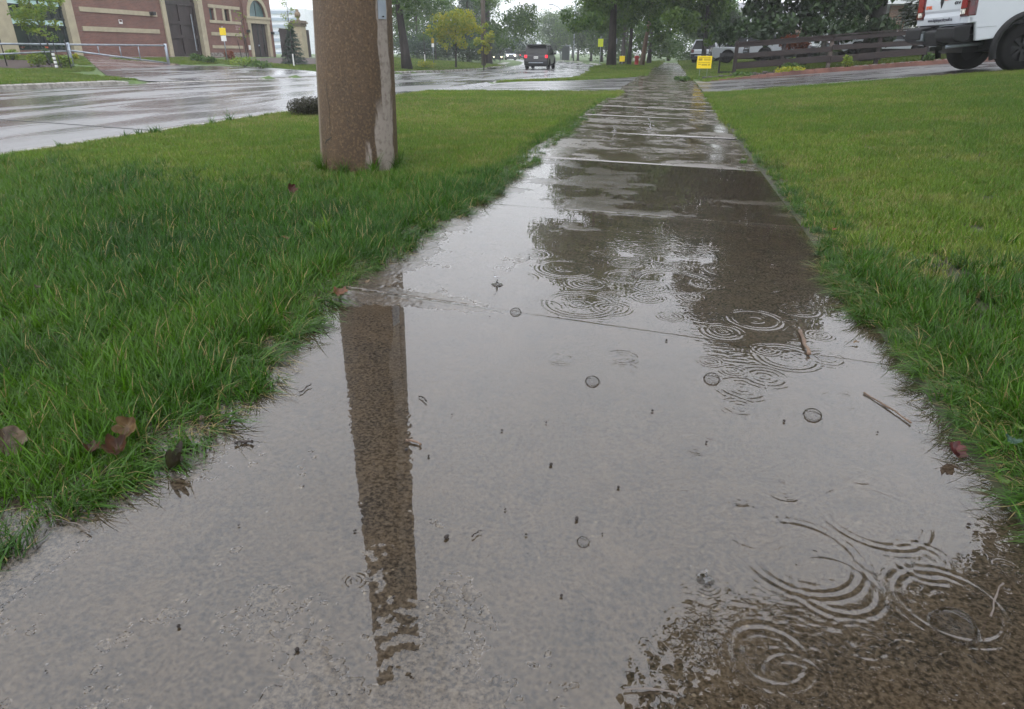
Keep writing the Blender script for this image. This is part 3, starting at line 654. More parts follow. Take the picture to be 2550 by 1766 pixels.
for (y0, y1, dens, xa, xb) in ((0.25, 2.6, 520, -5.6, 9.0), (2.6, 5.2, 400, -5.6, 9.0), (5.2, 9.0, 260, -5.6, 9.0), (9.0, 17.5, 150, -5.6, 9.0), (.25, 4.0, 900, -1.35, -.85), (4.0, 9.0, 500, -1.35, -.85), (.6, 4.0, 800, .6, .95), (4.0, 9.0, 400, .6, .95)):
    x, y = sample(int((xb - xa) * (y1 - y0) * dens), xa, xb, y0, y1)
    k = lawn_ok(x, y) & inframe(x, y) & (np.hypot(x + 2.12, y - 4.78) > .26); x, y = x[k], y[k]; z = tz(x, y); lm = longmask(x, y)
    dl = leftedge(y) - x; dr = x - rightedge(y); dist = np.where(x < 0, dl, dr); nearE = dist < .13
    for sel, lst in ((lm, (P, RT, SC, ID)), (~lm, (PS, RS, SS, IS))):
        xs_, ys_, zs_ = x[sel], y[sel], z[sel]; n_ = len(xs_); e = nearE[sel]
        yaw = rng.random(n_) * 6.283
        if lst[0] is P:
            ids = rng.integers(0, 7, n_); br_ = rng.random(n_) < .05; ids[br_] = rng.integers(13, 15, br_.sum()); fe = e & (rng.random(n_) < .62); ids[fe] = rng.integers(7, 13, fe.sum())
            yaw[fe] = np.where(xs_[fe] < 0, 0, math.pi) + rng.normal(0, .75, fe.sum())
            s_ = rng.uniform(.72, 1.12, n_) * (1 + .18 * vnoise(xs_, ys_, .6, 801, 2)); s_ = s_ * np.where(ys_ > 4.6, .72, 1.0) * np.where(ys_ > 8, .85, 1.0); s_[e & ~fe] *= .7; s_ = s_ * np.where(xs_ > 0, .82, .95)
        else:
            ids = rng.integers(0, 6, n_); dm = vnoise(xs_, ys_, 1.3, 901, 3) + np.where(xs_ < 0, .25, 0) * (ys_ > 5); dd_ = dm > rng.uniform(-.1, .8, n_); ids[dd_] = rng.integers(6, 8, dd_.sum())
            s_ = rng.uniform(.85, 1.2, n_) * np.where(ys_ > 9, 1.25, np.where(ys_ > 5.2, 1.1, 1.0))
        lst[0].append(np.stack([xs_, ys_, zs_ - .004], 1)); lst[1].append(np.stack([rng.normal(0, .06, n_), rng.normal(0, .06, n_), yaw], 1)); lst[2].append(s_); lst[3].append(ids)
scatter('long_grass', np.concatenate(P), np.concatenate(RT), np.concatenate(SC), np.concatenate(ID), CL, 'lush dark green unmown grass flopping over both edges of the wet sidewalk')
scatter('mown_lawn', np.concatenate(PS), np.concatenate(RS), np.concatenate(SS), np.concatenate(IS), CS, 'short bright green mown lawn on both sides of the sidewalk')
x, y = sample(120000, -34, 16, 15.5, 75)
onv = (x < SWL - .02) & (x > kerbR(y) + .22) & ((y > np.interp(x, [-5.6, -2.9, -1.0], [22, 23.3, 26.7]) + .1)) & (y < 88)
onr = (x > SWR + .03) & (y > np.where(x > 1, 22.1 + .17 * (x - 1), 24.6)) & ~((x > 2.2) & (y < 26.3 + .12 * x))
onl = (x < kerbL(y) - .22) & (x > -23 - .05 * y) & ((y < 21.7) | (y > 33.6)) & (y < 66) & ~((x < -20.4) & (y > 33) & (y < 50) & (y > 37.5))
onl |= (x < -22.9) & (x > -27.4) & (y > 31.6) & (y < 37.4)
onl |= (x < -21.35) & (x > -30.5) & (y > 21.5) & (y < 23.7 + (-21.3 - x) * 1.02) & ~((x < -22.8) & (y < 26.5 + (x + 22.8) * .0))
onl &= ~((y < 34) & (y > 22.5)) | (x > -27.4) & (y > 31.6) & (x < -22.9) | (x < -21.35) & (y < 23.7 + (-21.3 - x) * 1.02)
k = (onv | onr | onl) & inframe(x, y, .06); x, y = x[k], y[k]
k = rng.random(len(x)) < np.clip(26 / y, .3, 1); x, y = x[k], y[k]; n_ = len(x)
scatter('far_grass', np.stack([x, y, tz(x, y) - .004], 1), np.stack([rng.normal(0, .05, n_), rng.normal(0, .05, n_), rng.random(n_) * 6.28], 1), rng.uniform(.9, 1.4, n_) * np.clip(y / 35, 1, 1.6), rng.integers(0, 6, n_), CF, 'grass on the verges beyond the driveway and across the road')
print('grass points', sum(map(len, P)), sum(map(len, PS)), n_)

# ------------------------------------------------------------------ trees
def leafcloud(name, centres, radii, n, size, m, parent, droop=0.2, aspect=.55, seed=1, squash=.8):
    r = np.random.default_rng(seed); c = np.asarray(centres, float); rad = np.asarray(radii, float)
    wgt = rad ** 2; k = r.choice(len(c), n, p=wgt / wgt.sum())
    d = r.normal(0, 1, (n, 3)); d /= np.linalg.norm(d, axis=1)[:, None]
    rr_ = rad[k] * r.random(n) ** .45
    p = c[k] + d * rr_[:, None] * np.array([1, 1, squash])
    ax = r.normal(0, 1, (n, 3)); ax[:, 2] = ax[:, 2] * .5 - droop * 2.0; ax /= np.linalg.norm(ax, axis=1)[:, None]
    bx = np.cross(ax, r.normal(0, 1, (n, 3))); bx /= np.linalg.norm(bx, axis=1)[:, None]
    nx_ = np.cross(ax, bx); s_ = size * r.uniform(.6, 1.35, n)[:, None]
    A = p - ax * s_ * .5; B = p + bx * s_ * aspect * .5 + nx_ * s_ * .10; C_ = p + ax * s_ * .5; D_ = p - bx * s_ * aspect * .5 + nx_ * s_ * .10
    V = np.stack([A, B, C_, D_], 1).reshape(-1, 3); Fq = np.arange(4 * n).reshape(n, 4)
    return npmesh(name, V, Fq, m, parent, False)
def deciduous(name, label, loc, h, r0, crown_lo, crown_r, m, bark='barkd', n=9000, leaf=.16, lean=(0, 0), seed=1, group=None, clumps=34, droop=.25, cshift=(0, 0), cat='tree', top=.95, hang=0, limb=9):
    r = np.random.default_rng(seed); root = thing(name, label, cat, loc, 0, group)
    mb = MB(); pts = []; rad = []
    for i in range(9):
        t = i / 8; z = -.25 + (h * .82 + .25) * t; pts.append((lean[0] * t ** 1.2 + .05 * math.sin(3 * t + seed), lean[1] * t + .05 * math.cos(4 * t + seed), z)); rad.append(r0 * (1.25 - .35 * min(t * 6, 1)) * (1 - .80 * t))
    mb.tube(pts, rad, 10)
    ends = []
    for k in range(limb):
        t = r.uniform(.32, .95); p = Vector(pts[0]).lerp(Vector(pts[-1]), t); a = k * 2.4 + r.random(); L = crown_r * r.uniform(.45, .9) * (1.1 - .5 * t)
        q = p + Vector((math.cos(a) * L, math.sin(a) * L, L * r.uniform(.1, .6))); mid = p.lerp(q, .5) + Vector((0, 0, .15 * L))
        mb.tube([p, mid, q], [r0 * .34 * (1.1 - t), r0 * .2 * (1.1 - t), .02], 6); ends.append(q)
    mb.build('trunk', M[bark], root, True)
    cs = []; rs = []
    for k in range(clumps):
        u_, a, e = r.random() ** .4, r.random() * 6.283, r.uniform(-1, 1)
        zc = (crown_lo + h * top) / 2; hz = (h * top - crown_lo) / 2
        prof = math.sqrt(max(0, 1 - e * e * .85)); cs.append((cshift[0] + lean[0] * .7 + math.cos(a) * crown_r * u_ * prof, cshift[1] + lean[1] * .7 + math.sin(a) * crown_r * u_ * prof, zc + hz * e * .92)); rs.append(crown_r * r.uniform(.20, .38))
    for q in ends: cs.append(tuple(q)); rs.append(crown_r * .26)
    for k in range(hang):
        a = r.random() * 6.283; cs.append((cshift[0] + math.cos(a) * crown_r * .85, cshift[1] + math.sin(a) * crown_r * .85, crown_lo - r.uniform(.0, .5))); rs.append(crown_r * .14)
    leafcloud('crown', cs, rs, n, leaf, m, root, droop, seed=seed)
    return root
def conifer(name, label, loc, h, rb, m, bark='barkd', n=4000, seed=1, group=None, tiers=11, low=.08, needle=.16, cat='tree'):
    r = np.random.default_rng(seed); root = thing(name, label, cat, loc, 0, group)
    MB().tube([(0, 0, -.2), (0, 0, h * .97)], [h * .022 + .02, .01], 8).build('trunk', M[bark], root, True)
    P_ = []; A_ = []
    for k in range(n):
        t = r.random() ** 1.35; tier = (math.floor(t * tiers) + r.random() * .35) / tiers; z = h * (low + (1 - low) * min(tier, 1)) + r.normal(0, .02) * h; R_ = rb * (1 - min(tier, 1)) ** .85 + .03
        a = math.floor(r.random() * (12)) / 12 * 6.283 + math.floor(t * tiers) * 1.9 + r.normal(0, .30); d = R_ * r.random() ** .55
        P_.append((d * math.cos(a), d * math.sin(a), z - .22 * d + .02)); A_.append((math.cos(a) + r.normal(0, .35), math.sin(a) + r.normal(0, .35), -.25 + r.normal(0, .3)))
    p = np.array(P_); ax = np.array(A_); ax /= np.linalg.norm(ax, axis=1)[:, None]; bx = np.cross(ax, np.array([0, 0, 1.0]) + r.normal(0, .3, (n, 3))); bx /= np.linalg.norm(bx, axis=1)[:, None]
    s_ = needle * r.uniform(.6, 1.3, n)[:, None]; V = np.stack([p - ax * s_ * .5 - bx * s_ * .16, p - ax * s_ * .5 + bx * s_ * .16, p + ax * s_ * .5 + bx * s_ * .06 - [0, 0, .01], p + ax * s_ * .5 - bx * s_ * .06], 1).reshape(-1, 3)
    npmesh('crown', V, np.arange(4 * n).reshape(n, 4), m, root, False)
    return root
def G(x, y, d=0): return (x, y, float(tz(x, y)) + d)

# right-hand side of the road, by the sidewalk
deciduous('broadleaf_tree', 'big dark-trunked tree on the grassy mound left of the sidewalk', G(-2.95, 36.5), 13.2, .22, 2.25, 3.5, M['lf_near'], 'barkd', 34000, .20, seed=3, clumps=64, droop=.5, cshift=(.7, 0), hang=16)
deciduous('broadleaf_tree', 'brown-barked leaning tree right beside the left edge of the sidewalk', G(-1.75, 44), 12.0, .15, 2.6, 4.2, M['lf_near'], 'barkb', 30000, .20, lean=(1.2, 0), seed=5, clumps=50, droop=.5, cshift=(.8, 0), hang=10)
deciduous('broadleaf_tree', 'slim dark tree just behind the red hydrant', G(-2.75, 48), 10.5, .15, 2.7, 3.6, M['lf_mid'], 'barkd', 12000, .2, seed=6, clumps=36, droop=.4)
deciduous('broadleaf_tree', 'tree with drooping branches over the lawn left of the yellow lawn sign', G(1.6, 42.5), 8.5, .16, 1.7, 2.3, M['lf_near'], 'barkd', 13000, .2, seed=8, clumps=36, droop=.5, cshift=(-.5, 0), hang=8)
deciduous('maple_tree', 'dense dark maple hanging low over the timber fence', G(4.9, 30.5), 11.0, .20, 1.45, 3.3, M['lf_dark'], 'barkd', 56000, .23, seed=12, clumps=90, droop=.5, cshift=(-.3, -.6), hang=22)
deciduous('maple_tree', 'grey-trunked tree behind the timber fence left of the white house', G(7.2, 30.2), 11.5, .34, 3.1, 2.4, M['lf_near'], 'barkg', 12000, .18, seed=14, clumps=30, droop=.4, cshift=(-1.3, 0))
conifer('spruce_tree', 'olive spruce with hanging boughs in front of the brick pillar', G(10.6, 32.0), 8.5, 2.2, M['lf_yew'], n=9000, seed=21, low=.20, needle=.3)
deciduous('broadleaf_tree', 'tall tree standing behind the white house', G(14, 62), 15, .4, 5, 5.5, M['lf_mid'], 'barkg', 9000, .3, seed=15, clumps=30)
deciduous('broadleaf_tree', 'hazy tree far along the sidewalk on the right lawn', G(3.0, 72), 5.2, .25, 1.2, 3.2, M['lf_mid'], 'barkg', 8000, .26, seed=16, clumps=30)
deciduous('broadleaf_tree', 'hazy tree far along the sidewalk above the small yellow sign', G(-4.3, 66), 10, .25, 2.3, 4.4, M['lf_mid'], 'barkg', 9000, .26, seed=17, clumps=34)
deciduous('broadleaf_tree', 'spreading street tree beside the lawn whose crown is only mirrored in the puddle', G(8.6, 9.6), 11.5, .28, 5.9, 3.6, M['lf_dark'], 'barkg', 16000, .2, seed=18, clumps=44, top=1.0, cshift=(-.6, 0))
deciduous('broadleaf_tree', 'huge canopy tree overhanging the photographer, seen only as dark reflections', G(6.4, 3.0), 12.5, .35, 4.8, 3.7, M['lf_dark'], 'barkg', 44000, .15, seed=19, clumps=90, top=1.0, cshift=(-1.3, 1.8), lean=(-2.0, .8))
# far right of the road: the hazy row behind the dark car
for i, (u, d, h, r_, mm) in enumerate([(1352, 136, 8.0, 3.6, 'lf_mid'), (1378, 130, 8.8, 4.0, 'lf_mid'), (1412, 108, 7.4, 3.8, 'lf_dark'), (1440, 100, 7.6, 3.6, 'lf_mid'), (1472, 92, 7.8, 3.6, 'lf_dark'), (1498, 84, 8.0, 3.4, 'lf_mid'), (1425, 140, 9.5, 4.5, 'lf_dark')]):
    a = (u - 1275) / F; k = d / ct; x = a * d * cy_ - sy_ * k; y = a * d * sy_ + cy_ * k
    lab = ['rounded hazy tree immediately right of the dark car roof', 'taller hazy round tree second from the dark car', 'dark hazy tree below the bent street lamp', 'hazy tree right of the street lamp pole', 'hazy dark tree above the grey traffic cabinet', 'pale hazy tree just left of the big dark trunk', 'highest hazy treetop showing behind the row right of the dark car'][i]
    deciduous('broadleaf_tree', lab, (x, y, -.35), h, .2, 1.2, r_, M[mm], 'barkg', 4200, .30, seed=40 + i, group='hazy trees right of the bend in the road', clumps=26, droop=.1)
for i, (x_, y_, h, r_, mm, lb) in enumerate([(-.6, 92, 6.0, 4.0, 'lf_mid', 'broad hazy tree right at the far end of the sidewalk'), (-5.0, 82, 9, 4.4, 'lf_dark', 'hazy dark tree behind the red hydrant'), (5.5, 100, 6.5, 4.0, 'lf_dark', 'hazy tree behind the bungalow roof'), (-8.5, 100, 10, 5.0, 'lf_mid', 'hazy tree behind the fluorescent crossing sign'), (3.9, 64, 3.8, 1.8, 'lf_dark', 'dark rounded tree beside the bungalow porch'), (-1.9, 60, 8.5, 3.2, 'lf_mid', 'mid green tree behind the brown leaning trunk')]):
    deciduous('broadleaf_tree', lb, G(x_, y_), h, .2, .8, r_, M[mm], 'barkg', 6000, .28, seed=140 + i, clumps=34, droop=.2)
for i, (x_, y_, r_, h_, mm, lb) in enumerate([(1.6, 76, 1.6, 1.5, 'lf_mid', 'round garden bush right of the far sidewalk'), (3.2, 68, 1.8, 1.6, 'lf_dark', 'dark garden bush before the bungalow'), (-4.6, 75, 1.5, 1.4, 'lf_mid', 'bush on the far verge behind the small yellow sign')]):
    root = thing('garden_bush', lb, 'bush', G(x_, y_)); rq = np.random.default_rng(i); leafcloud('foliage', [(rq.normal(0, r_ * .4), rq.normal(0, r_ * .3), h_ * rq.uniform(.2, .7)) for _ in range(8)], [r_ * .5] * 8, 2200, .16, M[mm], root, 0, seed=150 + i); MB().tube([(0, 0, -.1), (0, 0, h_ * .6)], .05).build('stem', M['barkg'], root)
# left of the road
deciduous('broadleaf_tree', 'tall tree with curved dark trunk just right of the concrete pole', G(-15.4, 41.5), 11.5, .30, 3.1, 4.6, M['lf_mid'], 'barkd', 13000, .24, lean=(-1.0, 0), seed=60, clumps=40, droop=.3)
deciduous('young_tree', 'young tree with bright yellow leaves on a thin dark trunk', G(-14.5, 48.5), 3.75, .085, 1.5, 1.75, M['lf_yel'], 'barkd', 3000, .2, seed=62, clumps=24, droop=.3, top=1.0, cat='tree')
deciduous('young_tree', 'small lime leafed sapling with a white guard beside the yellow tree', G(-13.6, 52.5), 3.2, .05, 1.1, .75, M['lf_yel'], 'barkd', 700, .2, seed=63, clumps=9)
deciduous('broadleaf_tree', 'large full tree at the grass tip left of the oncoming cars', G(-16.7, 66), 11.5, .38, 1.9, 3.8, M['lf_mid'], 'barkg', 15000, .26, seed=64, clumps=48, droop=.4, cshift=(1.4, 0), hang=12)
for i, (u, d, h, r_, mm, lb) in enumerate([(972, 74, 6.8, 3.4, 'lf_mid', 'green tree nearest the right side of the concrete pole'), (1040, 72, 8.6, 3.4, 'lf_mid', 'tall light green tree behind the white sapling guards'), (1085, 80, 8.3, 3.6, 'lf_mid', 'green tree rising behind the left half of the yellow tree'),
        (1130, 92, 7.2, 4.2, 'lf_dark', 'dark tree directly behind the yellow tree'), (1168, 90, 6.9, 3.6, 'lf_dark', 'dark bluish tree left of the utility pole'), (1190, 100, 9.0, 4.0, 'lf_mid', 'hazy tree directly behind the utility pole')]):
    a = (u - 1275) / F; k = d / ct; x = a * d * cy_ - sy_ * k; y = a * d * sy_ + cy_ * k
    deciduous('broadleaf_tree', lb, (x, y, .2), h, .2, 1.0, r_, M[mm], 'barkg', 5200, .26, seed=80 + i, group='trees of the park left of the road', clumps=28, droop=.15)
for i, (x_, y_, r_, h_, mm, lb) in enumerate([(-23, 70, 3.2, 2.6, 'lf_blue', 'dark low spruce thicket left of the leaning road sign'), (-20.5, 71, 3.0, 2.3, 'lf_dark', 'dark shrubbery under the yellow tree'), (-18.8, 80, 3.0, 2.4, 'lf_blue', 'blue-green shrubbery left of the utility pole'), (-27, 72, 3.4, 2.4, 'lf_mid', 'green thicket right of the concrete pole'), (-24.6, 84, 4.0, 3.2, 'lf_mid', 'hazy thicket behind the guarded saplings')]):
    root = thing('thicket', lb, 'shrubs', (x_, y_, .2)); rq = np.random.default_rng(50 + i); leafcloud('foliage', [(rq.uniform(-r_, r_), rq.normal(0, .8), h_ * rq.uniform(.15, .85)) for _ in range(16)], [r_ * .34] * 16, 3600, .2, M[mm], root, 0.1, seed=160 + i); MB().tube([(0, 0, -.3), (0, 0, h_ * .6)], .06).build('stem', M['barkg'], root)
conifer('spruce_tree', 'pointed spruce top rising behind the yellow tree', (-20.2, 72, 0), 9.3, 2.2, M['lf_blue'], n=4000, seed=90, needle=.3)
for i, (u, d, h, r_) in enumerate([(1245, 150, 6.0, 3.4), (1262, 175, 7.5, 4), (1285, 190, 5.5, 5), (1225, 140, 5.0, 3.0)]):
    a = (u - 1275) / F; k = d / ct; x = a * d * cy_ - sy_ * k; y = a * d * sy_ + cy_ * k
    deciduous('broadleaf_tree', ['pale misty tree left of the white jeep', 'tall misty tree under the left edge of the pale towers', 'low misty tree right under the white tower', 'small misty tree beside the big left trunk'][i], (x, y, -.4), h, .2, .6, r_, M['lf_mid'], 'barkg', 2500, .42, seed=100 + i, group='misty trees at the end of the road', clumps=20)
# conifers, saplings by the forecourt
conifer('spruce_tree', 'small dark blue-green spruce in front of the stone gate pillar', G(-21.0, 38.3), 2.15, .72, M['lf_blue'], n=2600, seed=110, needle=.15, tiers=9)
conifer('cedar_tree', 'small browned cedar between the spruce and the concrete pole', G(-19.9, 40.8), 1.95, .55, M['lf_brown'], n=2200, seed=111, needle=.14, low=.12)
def sapling(label, x, y, h, n, m, seed, stakes=2, guard=False, lean=0.0, twig=True, spread=.5, lo=.42):
    r = np.random.default_rng(seed); root = thing('staked_sapling', label, 'sapling', G(x, y)); mb = MB()
    mb.tube([(0, 0, -.1), (lean * .5, 0, h * .5), (lean, 0, h)], [.030, .022, .006], 6); cs = []
    for k in range(14):
        t = r.uniform(lo, .98); a = r.random() * 6.283; L = spread * (1.25 - t) * r.uniform(.6, 1.2) + .1; p = Vector((lean * t, 0, h * t)); q = p + Vector((math.cos(a) * L, math.sin(a) * L, L * .7)); mb.tube([p, q], [.010, .003], 4); cs.append(tuple(q)); cs.append(tuple(p.lerp(q, .6)))
    mb.build('trunk', M['barkg'], root, True)
    if n: leafcloud('crown', cs, [spread * .42] * len(cs), n, .10, m, root, .3, seed=seed)
    if guard:
        g = MB()
        for k in range(12): g.lathe([(.036, .03 + k * .05), (.036, .03 + (k + 1) * .05)], n=10, m=0)
        g.build('trunk_guard', [M['white'], M['black']], root, True)
    for k in range(stakes):
        MB().tube([(-.28 + .40 * k, .05, -.1), (-.42 + .44 * k, .05, 1.15 + .25 * k)], .016, 6).build('stake', M['black'], root)
    return root
yt = deciduous('young_tree', 'young lime green tree with striped white trunk guard on the far lawn', G(-22.55, 23.3), 3.35, .035, 1.25, .92, M['lf_lime'], 'barkg', 2600, .115, seed=120, clumps=26, droop=.2, limb=12, lean=(-.55, 0))
mb = MB()
for k in range(12): mb.lathe([(.052, .06 + k * .045), (.052, .105 + k * .045)], (-.02 * k / 12, 0, 0), 10, 1 if k % 3 == 2 else 0)
mb.build('trunk_guard', [M['white'], M['black']], yt, True)
for k, (dx_, tp) in enumerate([(-.17, -.60), (.22, .02)]): MB().tube([(dx_, 0, -.05), (tp, .05, 1.15)], .017, 6).build('stake', M['black'], yt)
sapling('thin reddish bare sapling tied to black stakes before the brick wall', -21.9, 35.0, 2.55, 60, M['lf_lime'], 131, 2, spread=.3)
sapling('taller thin sapling with pale trunk in front of the arched doorway', -19.9, 36.2, 3.4, 260, M['lf_lime'], 132, 1, guard=True, spread=.45)
sapling('young sapling with white trunk guard left of the curved dark trunk', -21.6, 58, 3.3, 900, M['lf_mid'], 133, 0, guard=True, spread=.8)
sapling('young sapling with white trunk guard right of the curved dark trunk', -20.0, 58, 3.5, 900, M['lf_mid'], 134, 0, guard=True, spread=.8)
def shrub(name, label, loc, rx, rz, n, m, leaf=.05, seed=1, cat='shrub', lobes=5, group=None, droop=-.2):
    r = np.random.default_rng(seed); root = thing(name, label, cat, loc, 0, group); cs = []; mb = MB()
    for k in range(lobes): a = k * 6.283 / lobes; cs.append((math.cos(a) * rx * .55, math.sin(a) * rx * .4, rz * r.uniform(.45, .62))); mb.tube([(0, 0, -.03), cs[-1]], [.02, .006], 5)
    mb.build('stem', M['barkd'], root, True); leafcloud('foliage', cs, [rx * .55] * lobes, n, leaf, m, root, droop, seed=seed, squash=rz / rx * .85); return root

# ------------------------------------------------------------------ concrete utility pole on the verge
def polemat():
    m = mat('stained_concrete', (0.084, 0.050, 0.023), 0.5, (0.044, 0.027, 0.014), nscale=3.2, stretch=(1, 1, .45), bump=.9, bscale=120, contrast=(.32, .68), detail=8)
    nt = m.node_tree; b = nt.nodes['Principled BSDF']; c = b.inputs['Base Color'].links[0].from_socket
    tcn = [n for n in nt.nodes if n.type == 'TEX_COORD'][0]
    def nz(s, d, sc_=(1, 1, 1)):
        mp = N(nt, 'ShaderNodeMapping'); mp.inputs['Scale'].default_value = sc_; nt.links.new(tcn.outputs['Object'], mp.inputs[0])
        q = N(nt, 'ShaderNodeTexNoise'); q.inputs['Scale'].default_value = s; q.inputs['Detail'].default_value = d; nt.links.new(mp.outputs[0], q.inputs['Vector']); return q.outputs['Fac']
    def mr(src, a, b_, c_=0., d=1.):
        q = N(nt, 'ShaderNodeMapRange'); q.inputs['From Min'].default_value = a; q.inputs['From Max'].default_value = b_; q.inputs['To Min'].default_value = c_; q.inputs['To Max'].default_value = d
        nt.links.new(src, q.inputs['Value']); return q.outputs[0]
    def mixc(f, c1, c2):
        q = N(nt, 'ShaderNodeMixRGB'); nt.links.new(f, q.inputs[0]); nt.links.new(c1, q.inputs[1]); q.inputs[2].default_value = (*c2, 1); return q.outputs[0]
    def M2(op, a, b_):
        q = N(nt, 'ShaderNodeMath', operation=op)
        for i, k in ((0, a), (1, b_)):
            if isinstance(k, (int, float)): q.inputs[i].default_value = k
            else: nt.links.new(k, q.inputs[i])
        return q.outputs[0]
    c = mixc(mr(nz(2.2, 3), .35, .65, 0, .55), c, (0.055, 0.032, 0.016)); c = mixc(mr(nz(60, 5), .50, .70, 0, .55), c, (0.17, 0.112, 0.055)); c = mixc(mr(nz(95, 3), .56, .68, 0, .8), c, (0.026, 0.018, 0.012))
    # pale unstained streaks on the side away from the rain, ragged, wider towards the foot
    sp = N(nt, 'ShaderNodeSeparateXYZ'); nt.links.new(tcn.outputs['Object'], sp.inputs[0])
    ang = M2('ARCTAN2', sp.outputs['Y'], sp.outputs['X'])          # the side facing the camera is around -66 deg
    edge = nz(9, 5, (1, 1, .22)); e2 = M2('MULTIPLY', M2('SUBTRACT', edge, .5), .62)
    a2 = M2('ADD', ang, e2)
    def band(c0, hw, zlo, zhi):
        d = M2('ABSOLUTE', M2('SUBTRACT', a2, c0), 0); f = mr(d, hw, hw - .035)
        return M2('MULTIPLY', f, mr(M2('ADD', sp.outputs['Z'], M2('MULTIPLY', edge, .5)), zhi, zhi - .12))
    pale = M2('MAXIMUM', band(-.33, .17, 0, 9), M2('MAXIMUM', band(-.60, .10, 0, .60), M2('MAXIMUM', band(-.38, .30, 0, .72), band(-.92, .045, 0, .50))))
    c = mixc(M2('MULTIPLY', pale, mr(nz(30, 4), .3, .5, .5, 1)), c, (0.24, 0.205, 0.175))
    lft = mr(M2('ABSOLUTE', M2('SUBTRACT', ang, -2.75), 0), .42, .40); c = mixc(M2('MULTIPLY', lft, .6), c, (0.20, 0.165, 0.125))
    nt.links.new(c, b.inputs['Base Color']); return m
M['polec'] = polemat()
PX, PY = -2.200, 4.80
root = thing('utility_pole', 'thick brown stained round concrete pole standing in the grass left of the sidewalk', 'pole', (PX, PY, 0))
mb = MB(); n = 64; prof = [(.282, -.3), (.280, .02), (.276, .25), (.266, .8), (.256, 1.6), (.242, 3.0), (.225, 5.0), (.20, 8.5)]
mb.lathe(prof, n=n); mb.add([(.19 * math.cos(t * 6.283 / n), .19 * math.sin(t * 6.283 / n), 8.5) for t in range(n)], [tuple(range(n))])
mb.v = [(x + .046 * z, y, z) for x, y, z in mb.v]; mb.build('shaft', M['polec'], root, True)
def onpole(ang, z, d=.002):
    r = np.interp(z, [p[1] for p in prof], [p[0] for p in prof]) + d; return Vector((r * math.cos(ang) + .046 * z, r * math.sin(ang), z))
def crackline(pts, w_, name='crack'):
    mb = MB(); vs = []
    for k, (a, z) in enumerate(pts):
        a2, z2 = pts[min(k + 1, len(pts) - 1)]; a1, z1 = pts[max(k - 1, 0)]; da, dz = (a2 - a1) * .25, z2 - z1; L = math.hypot(da, dz) + 1e-6; ww = w_ * (.5 + .5 * math.sin(math.pi * (k + .5) / len(pts)))
        vs += [onpole(a - dz / L * ww / .25, z + da / L * ww), onpole(a + dz / L * ww / .25, z - da / L * ww)]
    mb.add(vs, [(2 * k, 2 * k + 1, 2 * k + 3, 2 * k + 2) for k in range(len(pts) - 1)]); mb.build(name, M['dark_gap'], root)
rr = np.random.default_rng(5)
crackline([(-1.95 + .02 * rr.normal() + .05 * k / 8, .60 - .36 * k / 8) for k in range(9)], .0016)
crackline([(-1.90 - .27 * k / 6 + .02 * rr.normal(), .245 - .05 * k / 6 + .006 * rr.normal()) for k in range(7)], .0045)
crackline([(-2.62 + .006 * math.sin(k) + .02 * k / 30, 2.2 - 1.75 * k / 30) for k in range(31)], .0030)
mb = MB()
for a in np.linspace(-.52, -.20, 6): pass
vs = []; fs = []
for z in (.985, 1.30):
    for a in np.linspace(-.50, -.22, 7): vs.append(onpole(a, z, .006))
for i in range(6): fs.append((i, i + 1, i + 8, i + 7))
mb.add(vs, fs); p_ = mb.build('metal_plate', M['galv'], root); md = p_.modifiers.new('s', 'SOLIDIFY'); md.thickness = .004
MB().lathe([(.006, -.004), (.006, .004)], n=8).build('bolt', M['black'], root, loc=tuple(onpole(-.36, 1.0, .012)))

# ------------------------------------------------------------------ far-side kerb hedge lump, weeds in the gutter
shrub('clipped_shrub', 'low clipped brown-green bush at the kerb just left of the concrete pole', G(-4.80, 8.95, -.02), .27, .25, 5200, M['lf_bush'], .022, 7, lobes=6)
def tuft(name, label, loc, n, h, m, seed, spread=.7, wid=.006, cat='weed', group=None):
    root = thing(name, label, cat, loc, 0, group); me = bladeset(seed, n, .03, h * .5, h, wid, spread, seg=4); me.materials.append(m); me.materials.append(M['gr_dry']); link('blades', me, root); return root
for k, (u, v, hh) in enumerate([(205, 372, .10), (348, 345, .12), (380, 340, .12), (415, 335, .15), (440, 333, .13), (505, 322, .10), (580, 312, .14), (612, 305, .24), (665, 297, .10), (700, 291, .10), (1010, 236, .10), (1060, 236, .09)]):
    x, y = gz(u, v, .0); lb = ['small weed tuft near the left end of the kerb', 'flat green weed spilling over the kerb', 'second weed of the long patch on the kerb', 'tallest weed of the long patch on the kerb', 'right end weed of the long patch on the kerb', 'little weed alone on the kerb', 'low weed left of the tall grass stalks on the kerb', 'tall thin grass stalks standing on the kerb', 'small weed right of the tall kerb grass stalks', 'weed touching the clipped bush at the kerb', 'weed on the kerb right of the concrete pole', 'last weed on the kerb before the driveway'][k]
    tuft('kerb_weed', lb, (min(x, -5.28), y, .0), 40, hh, M['gr_long'], 900 + k, 1.1, .008, group='weeds growing along the near kerb')
for k, (u, v, hh, lb) in enumerate([(812, 590, .15, 'bright yellow-green grass tuft standing out of the dark verge'), (330, 1010, .15, 'broad bladed grass tuft leaning over brown leaves by the walk'), (2130, 620, .10, 'bright grass clump at the right edge of the walk'), (1850, 405, .05, 'low leafy weed lying on the right edge of the sidewalk')]):
    x, y = gz(u, v, 0); tuft('grass_tuft', lb, (x, y, 0), 34, hh, M['gr_short'] if k in (0, 2) else M['gr_long'], 950 + k, .6, .006, 'grass tuft')
